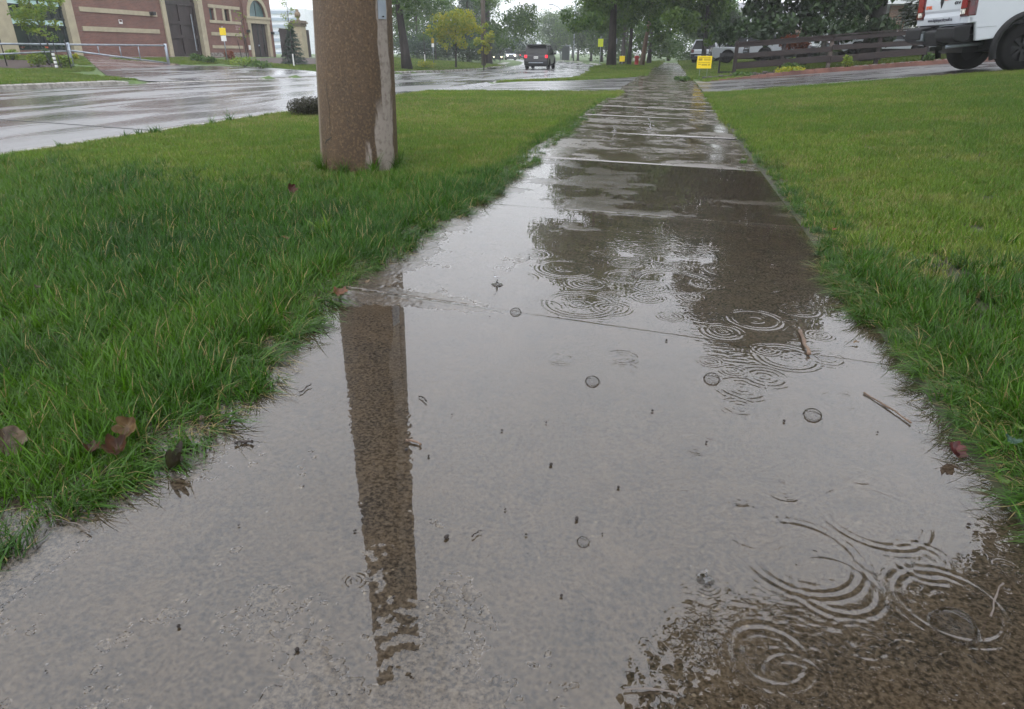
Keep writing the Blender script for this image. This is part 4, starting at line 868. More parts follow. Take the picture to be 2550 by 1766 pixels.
for k in range(8):
    a = 2.6 + k * .72; x, y = PX + .29 * math.cos(a), PY + .29 * math.sin(a)
    tuft('grass_tuft', 'tall uncut grass at the ' + ['rear left', 'left', 'front left', 'front', 'front right', 'right', 'rear right', 'rear'][k] + ' foot of the concrete pole', (x, y, 0), 110, .19, M['gr_long'], 970 + k, .9, .0045, 'grass tuft', group='grass tufts round the pole foot')

# ------------------------------------------------------------------ brick building across the road
XB = -31.0
root = thing('brick_building', 'red brick building with cream stone bands across the wet road', 'building', (XB, 0, 0))
Wm = MB(); Wz = .35; T = 7.6
def wall(y0, y1, z0, z1, d=0.0, mm='brick', name='wall', par=None):
    mb = MB(); mb.box(-.35, d, y0, y1, z0, z1); return mb.build(name, M[mm], par or root)
# wall pieces between the openings (butted end to end)
wall(18, 28.9, Wz, T); wall(33.9, 40.95, Wz, T); wall(45.05, 49.7, Wz, 2.84); wall(45.05, 49.7, 3.54, T)
wall(45.05, 45.84, 2.84, 3.54); wall(46.29, 47.5, 2.84, 3.54); wall(48.10, 49.7, 2.84, 3.54)
wall(28.9, 33.9, 5.6, T); wall(40.95, 45.05, 5.6, T)
mb = MB()                                                              # arch bay
cy0, r1 = 51.55, 1.12
arc = [(cy0 + r1 * math.cos(t), 3.26 + r1 * math.sin(t)) for t in np.linspace(0, math.pi, 17)]
poly = [(49.7, 3.26), (49.7, T), (53.5, T), (53.5, 3.26)] + [arc[0]] + arc[1:]
mb.prism(poly, 'x', -.3, .14); mb.build('wall', M['brick'], root); wall(49.7, 50.05, Wz, 3.26, .14); wall(53.0, 53.5, Wz, 3.26, .14)
mb = MB(); mb.box(-14, -.36, 18, 53.5, T - .02, T + .2); mb.box(-14, -13.6, 18, 53.5, Wz, T - .02); mb.box(-13.6, -.35, 53.1, 53.5, Wz, T - .02); mb.box(-13.6, -.35, 18, 18.4, Wz, T - .02); mb.build('rear_wall', M['brick'], root)
mb = MB(); mb.box(-.36, .05, 18, 53.6, T, T + .28); mb.build('parapet', M['stone'], root)
for (y0, y1, z0, z1) in [(34.4, 40.45, 2.80, 3.03), (34.33, 40.4, 1.86, 2.09), (34.4, 40.45, 3.75, 3.98), (45.75, 49.47, 3.60, 3.80), (45.68, 49.4, 2.66, 2.84), (45.64, 49.3, 1.88, 2.09), (45.55, 49.2, 1.07, 1.26), (46.29, 46.5, 2.841, 3.59), (47.28, 47.499, 2.841, 3.59), (48.101, 48.3, 2.841, 3.59)]:
    mb = MB(); mb.box(.0, .05, y0, y1, z0, z1); mb.build('stone_band', M['stone'], root)
for (y0, y1) in [(28.9, 30.0), (33.38, 33.9), (40.95, 41.3), (44.55, 45.05)]:
    mb = MB(); mb.box(-.3, .10, y0, y1, .35, 5.6); mb.build('pilaster', M['stone'], root)
win = MB().box(-.22, -.18, 30.0, 33.38, .9, 5.6).build('window', M['glassdark'], root)
MB().box(-.17, -.13, 30.0, 33.38, 2.06, 2.30).box(-.17, -.13, 30.0, 33.38, 2.95, 3.15).build('pale_band', M['frostband'], win)
mb = MB()
for y in (30.02, 30.9, 31.95, 32.75, 33.30): mb.box(-.18, -.08, y - .035, y + .035, .9, 5.6)
for z in (.92, 2.0, 2.35, 2.9, 3.2): mb.box(-.175, -.085, 30.0, 33.38, z - .03, z + .03)
mb.build('frame', M['frame'], win)
MB().box(-.35, .02, 30.0, 33.38, .35, .9).build('sill_wall', M['brick'], root)
MB().box(-.6, -.5, 30.3, 30.75, .9, 2.0).box(-.6, -.5, 31.05, 31.5, .9, 2.0).build('blind', M['ochre'] if False else mat('olive_blind', (.10, .09, .05), .7), win)
gd = thing  # (kept for clarity: the big gate is a part of the building)
dr = MB().box(-.30, -.24, 41.3, 44.55, .35, 5.6).build('gate', M['gatewood'], root)
mb = MB()
for y in (41.42, 42.90, 44.42): mb.box(-.24, -.16, y - .11, y + .11, .35, 5.6)
for z in (.6, 1.75, 2.55, 3.7, 4.6): mb.box(-.24, -.155, 41.3, 44.55, z - .10, z + .10)
mb.build('gate_frame', M['gatewood'], dr)
mb = MB(); mb.tube([(-.12, 43.95, .9), (-.12, 43.95, 3.1)], .03, 6); mb.build('gate_bar', M['galv'], dr)
for y in (45.84, 47.5):
    w_ = MB().box(-.22, -.18, y + .001, y + (.449 if y < 46 else .599), 2.84, 3.54).build('window', M['glassblue'] if y < 46 else M['glassdark'], root)
    MB().box(-.175, -.14, y, y + .03, 2.84, 3.54).build('frame', M['frame'], w_)
mb = MB(); ro, ri_ = 1.42, 1.12
vs = []; fs = []
for k in range(17):
    t = math.pi * k / 16
    for r_ in (ri_, ro):
        for x in (.14, .20): vs.append((x, cy0 + r_ * math.cos(t), 3.26 + r_ * math.sin(t)))
for k in range(16):
    a = 4 * k
    fs += [(a + 1, a + 3, a + 7, a + 5), (a, a + 1, a + 5, a + 4), (a + 2, a + 3, a + 7, a + 6)]
mb.add(vs, fs); mb.box(.14, .24, cy0 - .09, cy0 + .09, 4.35, 4.85); mb.build('arch_surround', M['stone'], root)
aw = MB(); aw.prism(arc, 'x', -.02, 0.0); aw = aw.build('arched_window', M['glassblue'], root)
MB().box(0.0, .04, cy0 - .02, cy0 + .02, 3.26, 4.37).build('glazing_bar', M['frame'], aw)
MB().box(-.02, .22, 49.95, 53.1, 2.80, 3.26).box(-.02, .28, 49.9, 53.15, 3.10, 3.262).build('lintel', M['stone'], root)
for y0, y1 in ((50.05, 50.42), (52.65, 53.0)): MB().box(-.1, .2, y0, y1, .35, 2.80).build('door_jamb', M['stone'], root)
d2 = MB().box(-.06, -.02, 50.42, 52.65, .45, 2.80).build('door', M['gatewood'], root)
MB().box(-.02, .02, 51.5, 51.57, .5, 2.8).box(-.02, .02, 50.8, 50.85, .5, 2.8).box(-.02, .02, 52.2, 52.25, .5, 2.8).build('door_frame', M['frame'], d2)
MB().lathe([(.05, 0), (.07, .05), (.04, .1)], (0.02, 51.4, 1.25), 10).build('handle', M['galv'], d2)
for (y, z) in [(39.9, 2.95), (49.88, 2.25), (53.25, 2.2)]: MB().box(.14 if y > 45 else .0, .34, y - .12, y + .12, z - .1, z + .1).build('wall_lamp', M['black'], root, bevel=.03)
MB().box(.14, .2, 49.76, 49.96, 1.0, 1.3).build('notice', M['white'], root)
MB().box(.0, .012, 37.15, 37.42, 2.30, 2.52).build('notice', M['white'], root); MB().box(.013, .016, 37.19, 37.38, 2.40, 2.50).build('notice_print', M['redlens'], root)
MB().box(-.05, .12, 45.1, 49.7, .35, .80).build('plinth', M['kerb'], root)
def text(s_, size, loc, rot, m, parent, name='lettering', ext=.003, align='CENTER', shear=0, xs_=1.0):
    c = bpy.data.curves.new(name, 'FONT'); c.body = s_; c.size = size; c.extrude = ext; c.align_x = align; c.shear = shear; c.materials.append(m)
    t_ = bpy.data.objects.new(name, c); sc.collection.objects.link(t_); bpy.context.view_layer.update(); me = bpy.data.meshes.new_from_object(t_); bpy.data.objects.remove(t_); o = link(name, me, parent); o.location = loc; o.rotation_euler = rot; o.scale = (xs_, 1, 1); return o
text('321', .38, (.012, 48.9, 2.30), (R(90), 0, R(90)), mat('pale_numerals', (.45, .33, .33), .5), root, 'house_number')

# dark boundary screen and stone gate pillar with finial beyond the corner
root = thing('boundary_screen', 'dark slatted screen between the brick building and the stone pillar', 'fence', (-30.4, 53.6, 0))
mb = MB()
for k in range(22): mb.box(0, .05, .22 * k, .22 * k + .19, .4, 2.55)
mb.build('slats', M['gatewood'], root); MB().box(-.08, -.01, 0, 4.9, .5, .6).box(-.08, -.01, 0, 4.9, 2.3, 2.4).build('rail', M['black'], root)
root = thing('gate_pillar', 'cream stone gate pillar topped with a carved pineapple finial', 'pillar', (-27.0, 50.5, 0))
MB().box(-.36, .36, -.36, .36, .2, 2.55).build('shaft', M['stone'], root, bevel=.02)
MB().box(-.42, .42, -.42, .42, 2.55, 2.72).box(-.50, .50, -.50, .50, 2.72, 2.84).box(-.44, .44, -.44, .44, 2.84, 2.93).build('capital', mat('weathered_cap', (.20, .16, .11), .7, (.10, .08, .06)), root, bevel=.02)
MB().lathe([(.05, 0), (.16, .03), (.08, .10), (.10, .16), (.19, .28), (.22, .40), (.17, .54), (.09, .62), (.12, .66), (.05, .74), (.0, .80)], (0, 0, 2.93), 14).build('finial', mat('finial_stone', (.28, .21, .14), .7, (.16, .12, .08), nscale=14, bump=1, bscale=18), root, True)

# galvanised swing barrier and black stakes before it
root = thing('swing_barrier', 'grey metal swing gate barrier across the paved ramp', 'gate', (-23.6, 22, 0))
MB().tube([(0, -2, 1.07), (0, 9.0, 1.10)], .035, 8).build('top_rail', M['galv'], root, True)
MB().tube([(0, 9.0, .33), (0, 3.3, .86)], .035, 8).build('lower_rail', M['galv'], root, True)
MB().tube([(0, 3.3, .86), (0, -.5, .72)], .028, 8).build('brace', M['galv'], root, True)
for y in (4.75, 6.0, 7.15): MB().tube([(0, y, .33 + (9 - y) * .093), (0, y, 1.08)], .022, 6).build('upright', M['galv'], root, True)
MB().tube([(0, 9.0, .1), (0, 9.0, 1.18)], .065, 8).build('post', M['galv'], root, True)
MB().tube([(0, 3.2, .1), (0, 3.2, 1.16)], .055, 8).build('post', M['galv'], root, True)
for u, lb in ((20, 'black stake at the left end of the flower bed'), (178, 'black stake at the right end of the flower bed')):
    x, y = gz(u, 173, .22); MB_ = MB().tube([(0, 0, -.1), (0, 0, 1.45 if u < 100 else 1.0)], .02, 6).build('garden_stake', M['black'], None, True, loc=(x, y, .22)); tag(MB_, lb, 'stake')
for k, (u, v, r_, h_, mm, lb) in enumerate([(38, 168, .28, .42, 'lf_lime', 'yellow tinged daylily clump at the left end of the bed'), (62, 160, .35, .85, 'lf_mid', 'tall green leafy plant before the dark windows'), (98, 172, .34, .50, 'lf_lime', 'lime green clump behind the young staked tree'), (125, 170, .30, .62, 'lf_mid', 'green clump right of the striped trunk'), (160, 172, .34, .50, 'lf_lime', 'low lime clump at the right end of the bed'), (190, 165, .20, .25, 'lf_yel', 'small yellowish plant at the foot of the stone pier'),
        (495, 166, .45, .38, 'lf_mid', 'round green shrub on the island lawn'), (520, 167, .42, .33, 'lf_mid', 'second round shrub on the island lawn'), (610, 168, .75, .45, 'lf_lime', 'long leafy daylily patch before the arched doorway'), (650, 169, .6, .38, 'lf_mid', 'dark green plants at the foot of the pale sapling'), (575, 163, .3, .5, 'lf_rust', 'reddish plants at the foot of the bare sapling'),
        (1062, 160, .6, .45, 'lf_yel', 'yellow green shrub beside the white guarded saplings')]):
    x, y = gz(u, v, .22 if v > 150 and u < 480 else .12); shrub('garden_plant', lb, G(x, y, .0), r_, h_, 420, M[mm], .11, 300 + k, 'plant', group='plants in the beds across the road')
for u, v in ((70, 113), (130, 125)):
    x, y = gz(u, 168, .22); o = MB().lathe([(.0, 0), (.06, .03), (.09, .07), (.02, .05)], n=8).build('daylily_flower', M['orange'] if u > 100 else M['lf_rust'], None, True, loc=(x, y, .95)); tag(o, 'orange daylily bloom in the flower bed' if u > 100 else 'dark red daylily bloom below the dark windows', 'flower')
def roadsign(name, label, x, y, zt, boards, pm='galv', zg=None, rz=0):
    root = thing(name, label, 'sign', G(x, y) if zg is None else (x, y, zg), rz)
    MB().tube([(0, 0.03, -.1), (0, 0.03, zt)], .03, 6).build('post', M[pm], root, True)
    for (z, w_, h, mm, pr) in boards:
        b = MB().box(-w_ / 2, w_ / 2, -.012, .0, z - h / 2, z + h / 2).build('sign_board', M[mm], root, bevel=.01)
        if pr: MB().lathe([(w_ * .22, 0), (w_ * .22, .004)], n=14).build('symbol', M['ochre'] if pr == 1 else M['black'], b).rotation_euler = (R(90), 0, 0); b.children[0].location = (0, -.014, z)
    return root
roadsign('warning_sign', 'yellow warning sign over a small white tab before the brick wall', -24.0, 36.4, 1.75, [(1.50, .32, .36, 'yellow', 1), (1.16, .27, .26, 'white', 0)], rz=R(25))
roadsign('road_sign', 'leaning orange and white sign right of the curved tree trunk', -18.6, 56, 1.9, [(1.70, .20, .36, 'ochre', 0), (1.36, .20, .26, 'white', 0)])
x, y = gz(1490, 150, -.1)
roadsign('pedestrian_sign', 'fluorescent yellow crossing sign left of the big dark trunk', -6.95, 72, 2.5, [(1.95, .50, .70, 'yellowgreen', 2)])
roadsign('small_sign', 'small square yellow sign on the verge behind the dark trunks', -4.0, 60, .80, [(.55, .42, .42, 'yellow', 1)])
root = thing('marker_post', 'yellow hazard marker post with grey box behind the big dark trunk', 'post', G(-4.95, 62)); MB().box(-.08, .08, -.03, .03, 0, 1.15).build('post', M['yellow'], root); MB().box(-.3, .3, -.2, .2, 1.7, 2.1).build('box', M['galv'], root); MB().tube([(0, .1, 0), (0, .1, 1.7)], .03).build('pole', M['galv'], root)
# lawn sign
root = thing('lawn_sign', 'square yellow lawn sign in the grass right of the sidewalk', 'sign', G(1.02, 25.2), R(4))
b = MB().box(-.235, .235, -.006, .006, .30, .68).build('board', M['yellow'], root, bevel=.004)
mb = MB(); r_ = np.random.default_rng(8)
for k, (x0, x1, z, h) in enumerate([(-.19, .19, .64, .02), (-.19, -.07, .575, .07), (-.03, .19, .59, .022), (-.02, .19, .555, .022), (-.19, .19, .49, .012), (-.19, .19, .465, .010), (-.19, -.10, .42, .018), (-.08, .10, .41, .035), (.13, .19, .41, .035)]): mb.box(x0, x1, -.0085, -.0065, z - h / 2, z + h / 2)
mb.build('print', M['ochre'], b)
for x in (-.12, .12): MB().tube([(x, 0.008, -.1), (x, 0.008, .32)], .005, 6).build('wire_leg', M['galv'], root)

# ------------------------------------------------------------------ street poles and lamps
root = thing('utility_pole', 'tall weathered wooden utility pole left of the road by the large tree', 'pole', (-15.1, 58.4, .1))
MB().tube([(0, 0, -.3), (0, 0, 11)], [.20, .15], 12).build('shaft', M['polewood'], root, True)
MB().tube([(.1, 0, 5.4), (1.3, 0, 6.4)], .05, 6).build('lamp_arm', M['galv'], root)
root = thing('street_lamp', 'bent street lamp on a tall pole over the hazy trees', 'street lamp', (-18.0, 120, -.3))
MB().tube([(0, 0, 0), (0, 0, 7.4)], [.12, .09], 8).build('pole', M['galv'], root, True)
MB().tube([(0, 0, 7.2), (-.7, 0, 7.8), (-1.45, 0, 8.1)], .055, 6).build('arm', M['galv'], root, True)
MB().box(-2.1, -1.4, -.15, .15, 8.04, 8.2).build('lamp_head', M['galv'], root, bevel=.04)
o = MB().tube([(0, 0, 0), (0, 0, 9)], [.12, .08], 8).build('light_pole', M['galv'], None, True, loc=(-28, 150, -.4)); tag(o, 'thin dark pole in front of the pale grey tower', 'pole')
o = MB().tube([(0, 0, 0), (0, 0, 7.6)], [.11, .08], 8).build('light_pole', M['galv'], None, True, loc=(-13.9, 105, -.3)); tag(o, 'thin pole rising behind the row right of the street lamp', 'pole')
root = thing('traffic_cabinet', 'dark grey roadside cabinet below the hazy trees', 'cabinet', (-15.6, 109, -.3)); MB().box(-.55, .55, -.4, .4, .1, 2.0).build('housing', M['frame'], root, bevel=.05); MB().box(-.62, .62, -.47, .47, 2.0, 2.1).build('lid', M['galv'], root)
# hydrant
root = thing('fire_hydrant', 'red fire hydrant with white cap between two tree trunks', 'hydrant', G(-2.2, 46.5))
MB().lathe([(.17, 0), (.17, .05), (.12, .07), (.12, .55), (.16, .58), (.16, .63), (.11, .70)], n=14).build('barrel', M['hydrant'], root, True); MB().lathe([(.12, .70), (.10, .80), (.04, .86), (.04, .92), (0, .92)], n=14).build('cap', M['white'], root, True)
for s_ in (-1, 1): MB().tube([(s_ * .1, 0, .48), (s_ * .24, 0, .48)], .06, 8).build('outlet', M['white'], root)

# ------------------------------------------------------------------ vehicles
def wheel(parent, x, y, r, w_=.24, side=1, spokes=6, rimr=.62):
    t = MB(); n = 28; h = w_ / 2
    pr = [(r * .60, -h), (r * .90, -h), (r * .985, -h * .72), (r, -h * .35), (r, h * .35), (r * .985, h * .72), (r * .90, h), (r * .60, h)]
    t.lathe(pr, n=n); t.v = [(p[0], p[2], p[1]) for p in t.v]
    o = t.build('wheel', M['tyre'], parent, True, loc=(x, y, r))
    rb = MB(); rr_ = r * rimr; yo = side * h * .62
    rb.lathe([(0, 0), (rr_, 0)], n=n); rb.v = [(p[0], yo * .4, p[1]) for p in rb.v]
    for k in range(spokes):
        a = 6.283 * k / spokes; m_ = Matrix.Rotation(-a, 4, 'Y'); rb.box(rr_ * .12, rr_ * .98, min(yo * .45, yo), max(yo * .45, yo), -rr_ * .11, rr_ * .11, 0, m_)
    q = MB(); q.lathe([(rr_ * .98, -.02), (rr_ * 1.04, 0), (rr_ * .98, .02)], n=n); b = len(rb.v); rb.v += [(p[0], yo + p[2], p[1]) for p in q.v]; rb.f += [tuple(i + b for i in f) for f in q.f]; rb.m += q.m
    rb.build('rim', M['rim'], o, False); return o
def car(label, loc, rz, paint, L=4.5, W=1.82, Hh=1.65, wr=.34, group=None, lights=None, name='parked_car', kind='suv', plate=False, cat='car'):
    root = thing(name, label, cat, loc, rz, group); h = L / 2; gc = .22; belt = Hh * .60
    rear = -h; front = h
    prof = [(rear + .04, gc + .12), (rear, gc + .35), (rear + .03, belt - .05), (rear + .14, belt), (front - 1.25, belt - .02), (front - .25, belt - .16), (front - .02, belt - .30), (front, gc + .25), (front - .06, gc + .08)]
    wb = L * .30
    low = []
    for cx_ in (wb, -wb):
        low += [(cx_ + (wr + .05) * math.cos(t), wr + (wr + .05) * math.sin(t)) for t in np.linspace(0, math.pi, 9) if wr + (wr + .05) * math.sin(t) > gc]
    poly = prof + [(front - .3, gc)] + [p for p in low if p[0] < front - .3] + [(rear + .25, gc)]
    mb = MB(); mb.prism(poly, 'y', -W / 2 + .03, W / 2 - .03); body = mb.build('body', M[paint], root, bevel=.09)
    MB().box(-h + .3, h - .3, -W / 2 + .2, W / 2 - .2, gc - .02, belt - .15).build('underbody', M['plastic'], root)
    x0, x1, x2, x3 = rear + .10, rear + .42, front - 1.95, front - 1.15; t0, t1 = W / 2 - .07, W / 2 - .24
    if kind == 'sedan': x0, x1, x2, x3 = rear + .55, rear + 1.15, front - 2.0, front - 1.25
    g = MB(); z0, z1 = belt - .02, Hh - .06
    V8 = [(x0, -t0, z0), (x3, -t0, z0), (x3, t0, z0), (x0, t0, z0), (x1, -t1, z1), (x2, -t1, z1), (x2, t1, z1), (x1, t1, z1)]
    g.add(V8, [(0, 3, 2, 1), (4, 5, 6, 7), (0, 1, 5, 4), (1, 2, 6, 5), (2, 3, 7, 6), (3, 0, 4, 7)]); g.build('windows', M['carglass'], root)
    MB().box(x1 - .10, x2 + .06, -t1 - .03, t1 + .03, z1 - .005, Hh).build('roof', M[paint], root, bevel=.03)
    for s_ in (-1, 1):
        for a, b, r_ in ((x0 + .02, x1, .045), (x3, x2, .035), ((x0 + x3) / 2, (x0 + x3) / 2, .03)): MB().tube([(a, s_ * (t0 + .012), z0), (b, s_ * (t1 + .012), z1 + .01)], r_, 6).build('pillar', M[paint], root, True)
    for s_ in (-1, 1):
        wheel(root, wb, s_ * (W / 2 - .13), wr, side=s_); wheel(root, -wb, s_ * (W / 2 - .13), wr, side=s_)
        MB().box(x3 - .35, x3 - .18, min(s_ * (W / 2 - .02), s_ * (W / 2 + .17)), max(s_ * (W / 2 - .02), s_ * (W / 2 + .17)), belt + .0, belt + .15).build('mirror', M['plastic'], root, bevel=.03)
        MB().box(rear - .012, rear + .16, s_ * (W / 2 - .17) - .10, s_ * (W / 2 - .17) + .10, belt - .24, belt - .03).build('tail_light', M['litred'] if lights in ('rear',) else M['redlens'], root, bevel=.03)
        hl = MB().lathe([(0, .02), (.085, .015), (.10, -.02)], n=14); hl.v = [(front - .0 + p[2], s_ * (W / 2 - .30) + p[0], belt - .36 + p[1]) for p in hl.v]; hl.build('headlight', M['headlamp'] if lights == 'front' else M['clearlens'], root)
    MB().box(rear - .03, rear + .1, -W / 2 + .06, W / 2 - .06, gc + .08, gc + .38).build('rear_bumper', M['plastic'], root, bevel=.04)
    MB().box(rear - .045, rear - .03, -.55, .55, gc + .22, gc + .29).build('bumper_trim', M['galv'], root)
    MB().box(front - .06, front + .03, -W / 2 + .1, W / 2 - .1, gc + .05, gc + .28).build('front_bumper', M['plastic'], root, bevel=.04)
    MB().box(front + .005, front + .02, -.45, .45, gc + .34, belt - .30).build('grille', M['plastic'], root)
    if plate:
        p = MB().box(rear - .02, rear - .006, -.16, .16, belt - .28, belt - .12).build('licence_plate', M['white'], root); 
        MB().box(rear - .023, rear - .0205, -.12, -.03, belt - .225, belt - .175).box(rear - .023, rear - .0205, .02, .12, belt - .225, belt - .175).build('plate_print', M['greyprint'], p)
        MB().box(rear + .1, rear + .36, -W / 2 + .3, W / 2 - .3, Hh - .03, Hh + .01).build('roof_spoiler', M[paint], root, bevel=.01)
        for s_ in (-1, 1): MB().tube([(x1, s_ * (t1 - .02), Hh + .01), (x1 + .1, s_ * (t1 - .02), Hh + .05), (x2 - .3, s_ * (t1 - .02), Hh + .05), (x2 - .2, s_ * (t1 - .02), Hh + .01)], .014, 6).build('roof_rail', M['galv'], root, True)
        MB().tube([(rear + .12, -.1, belt + .03), (rear + .18, .28, belt + .10)], .010, 5).build('wiper', M['black'], root)
    return root
zr56 = float(zroad(56)) + .05
cx_, cy2 = gz(1334, 173, zr56)
car('dark grey sport utility car driving away on the wet road with tail lights on', (cx_, cy2 + 2.0, zr56), R(90 + 1.5), 'cdark', 4.55, 1.90, 1.72, .36, lights='rear', name='driving_car', plate=True)
def faraway(u, d, z=-.41): a = (u - 1275) / F; k = d / ct; return (a * d * cy_ - sy_ * k, a * d * sy_ + cy_ * k, z + .05)
car('pale jeep coming on with both round headlights lit', faraway(1271, 118), R(-90 + 16), 'csilver', 4.3, 1.85, 1.85, .38, lights='front', name='driving_car')
car('white-lit oncoming car half hidden by the big left trunk', faraway(1238.5, 104), R(-90 + 14), 'cdark', 4.4, 1.8, 1.55, .34, lights='front', name='driving_car')
for i, (u, d) in enumerate([(1288, 150), (1299, 136), (1305, 158), (1297, 170)]):
    car(['red car waiting far down the road beside the jeep', 'dark red car waiting with tail lights lit close by the dark car', 'dim car in the far queue partly behind the dark car', 'farthest car of the queue down the road'][i], faraway(u, d), R(90 + 24), ['cred', 'cdark', 'csilver', 'cred'][i], 4.4, 1.8, 1.5, .33, lights='rear', name='waiting_car', group='cars queueing far down the road')
car('white car parked on the drive behind the left end of the timber fence', G(4.35, 45.0), R(2), 'cpaint', 4.5, 1.8, 1.40, .33, kind='sedan')
car('silver car parked behind the yellow lawn sign', G(2.55, 55), R(75), 'csilver', 4.4, 1.8, 1.5, .33)
car('white car behind the timber fence below the spruce', G(9.3, 37.0), R(8), 'cpaint', 4.4, 1.8, 1.12, .33, kind='sedan')
car('blue-white car seen through the fence gaps beside the maple trunk', G(6.0, 43), R(5), 'csilver', 4.2, 1.75, 1.4, .33, kind='sedan')

# white pickup parked on the sloping driveway
def solve_truck():
    return 5.72, 16.62
TX, TY = solve_truck(); ps = R(10.5)
ang = ps; ox = TX + 1.22 * math.cos(ang) - 1.0 * math.sin(ang); oy = TY + 1.22 * math.sin(ang) + 1.0 * math.cos(ang)
root = thing('pickup_truck', 'white pickup truck parked on the driveway with black bumper and tyres', 'pickup truck', (ox, oy, float(tz(ox, oy)) + .0), 0)
root.rotation_mode = 'XYZ'; root.rotation_euler = (0, -math.atan(.074), ang)
WW = 1.0; wr = .45
mb = MB()                                                               # bed with wheel arches, profile in x-z
def arch(cx, r, z0): return [(cx + r * math.cos(t), wr + r * math.sin(t)) for t in np.linspace(0, math.pi, 17) if wr + r * math.sin(t) >= z0]
bed = [(-1.16, .98), (-1.20, 1.10), (-1.19, 1.62), (1.05, 1.64), (1.05, .66), (.585, .66)] + arch(0, .60, .66)[0:] + [(-.585, .66), (-.98, .64), (-1.04, .98)]
for s_ in (-1, 1): MB().prism(bed, 'y', *((-WW, -WW + .09) if s_ < 0 else (WW - .09, WW))).build('bed_side', M['cpaint'], root, bevel=.022)
MB().box(-1.15, 1.0, -WW + .09, WW - .09, .90, .98).box(.98, 1.05, -WW + .09, WW - .09, .98, 1.62).build('bed_floor', M['plastic'], root)
tg = MB().prism([(-1.185, .985), (-1.205, 1.13), (-1.19, 1.21), (-1.205, 1.26), (-1.20, 1.60), (-1.17, 1.63), (-1.13, 1.60), (-1.13, .985)], 'y', -WW + .30, WW - .30).build('tailgate', M['cpaint'], root, bevel=.008)
for s_ in (-1, 1):
    y0, y1 = sorted((s_ * (WW - .292), s_ * (WW - .0))); MB().box(-1.19, -1.10, y0 + (.0 if s_ > 0 else .09 * 0), y1, .985, 1.10).build('corner_panel', M['cpaint'], root, bevel=.012)
    y0, y1 = sorted((s_ * (WW - .288), s_ * (WW + .008)))
    tl = MB().box(-1.225, -1.05, y0, y1, 1.105, 1.58).build('tail_light', M['redlens'], root, bevel=.025)
    y0, y1 = sorted((s_ * (WW - .25), s_ * (WW - .10))); MB().box(-1.236, -1.2255, y0, y1, 1.155, 1.245).build('reverse_light', M['clearlens'], tl)
    y0, y1 = sorted((s_ * (WW - .26), s_ * (WW - .06))); MB().box(-1.234, -1.2255, y0, y1, 1.26, 1.55).build('red_reflector', mat('bright_red_lens', (.20, .003, .006), .12), tl)
bp = MB().prism([(-1.42, .93), (-1.20, .965), (-1.10, .96), (-1.08, .66), (-1.20, .62), (-1.38, .67), (-1.44, .74)], 'y', -WW + .02, -.30).prism([(-1.42, .93), (-1.20, .965), (-1.10, .96), (-1.08, .66), (-1.20, .62), (-1.38, .67), (-1.44, .74)], 'y', .30, WW - .02).prism([(-1.40, .86), (-1.20, .90), (-1.10, .90), (-1.10, .60), (-1.20, .56), (-1.36, .60)], 'y', -.30, .30).build('rear_bumper', M['plastic'], root, bevel=.03)
MB().box(-1.405, -1.36, .18, .50, .68, .88).build('plate_holder', M['frame'], bp, bevel=.01); MB().box(-1.412, -1.406, .22, .46, .70, .83).build('licence_plate', M['galv'], bp)
MB().box(-1.40, -1.22, -.88, -.35, .958, .968).build('bumper_step', M['galv'], bp)
MB().box(-1.36, -1.1, -.05, .05, .48, .56).build('tow_hitch', M['black'], root)
MB().tube([(-1.30, -.55, .56), (-.4, -.55, .58)], .035, 8).build('exhaust_pipe', M['galv'], root, True)
for s_ in (-1, 1):
    y0, y1 = sorted((s_ * (WW - .02), s_ * (WW + .07)))
    fl = MB(); vs = []; fs = []; k_ = 0
    ts_ = np.linspace(-.30, math.pi + .30, 27)
    for t in ts_:
        for (r_, y) in ((.56, s_ * (WW - .02)), (.56, s_ * (WW + .055)), (.64, s_ * (WW + .062)), (.68, s_ * (WW + .004))): vs.append((r_ * math.cos(t), y, wr + r_ * math.sin(t)))
    for i in range(len(ts_) - 1):
        for j in range(3): a = 4 * i + j; fs.append((a, a + 1, a + 5, a + 4))
    fl.add(vs, fs); fl.build('wheel_arch_flare', M['plastic'], root, True)
    fl2 = MB().add([(3.75 + (p[0]), p[1], p[2]) for p in vs], fs); fl2.build('wheel_arch_flare', M['plastic'], root, True)
    wl = MB(); ts2 = np.linspace(0, math.pi, 15); vs2 = []
    for t in ts2:
        for y in (s_ * (WW - .08), s_ * .45): vs2.append((.58 * math.cos(t), y, wr + .58 * math.sin(t)))
    wl.add(vs2, [(2 * i, 2 * i + 1, 2 * i + 3, 2 * i + 2) for i in range(14)]); wl.build('wheel_well', M['black'], root, True)
    wheel(root, 0, s_ * (WW - .12), wr, .30, s_, 8, .56); wheel(root, 3.75, s_ * (WW - .12), wr, .30, s_, 8, .56)
cab = [(1.10, .62), (1.10, 1.62), (3.05, 1.62), (3.30, 1.56), (4.45, 1.48), (4.62, 1.36), (4.66, .80), (4.60, .62)] + [(3.75 + .6 * math.cos(t), wr + .6 * math.sin(t)) for t in np.linspace(.3, math.pi - .3, 13)] + [(3.1, .62)]
MB().prism(cab, 'y', -WW + .005, WW - .005).build('cab', M['cpaint'], root, bevel=.04)
g = MB(); g.add([(1.16, -.93, 1.61), (3.12, -.93, 1.61), (3.12, .93, 1.61), (1.16, .93, 1.61), (1.28, -.72, 2.08), (2.45, -.72, 2.08), (2.45, .72, 2.08), (1.28, .72, 2.08)], [(0, 3, 2, 1), (4, 5, 6, 7), (0, 1, 5, 4), (1, 2, 6, 5), (2, 3, 7, 6), (3, 0, 4, 7)]); g.build('windows', M['carglass'], root)
MB().box(1.22, 2.52, -.76, .76, 2.07, 2.14).build('roof', M['cpaint'], root, bevel=.03)
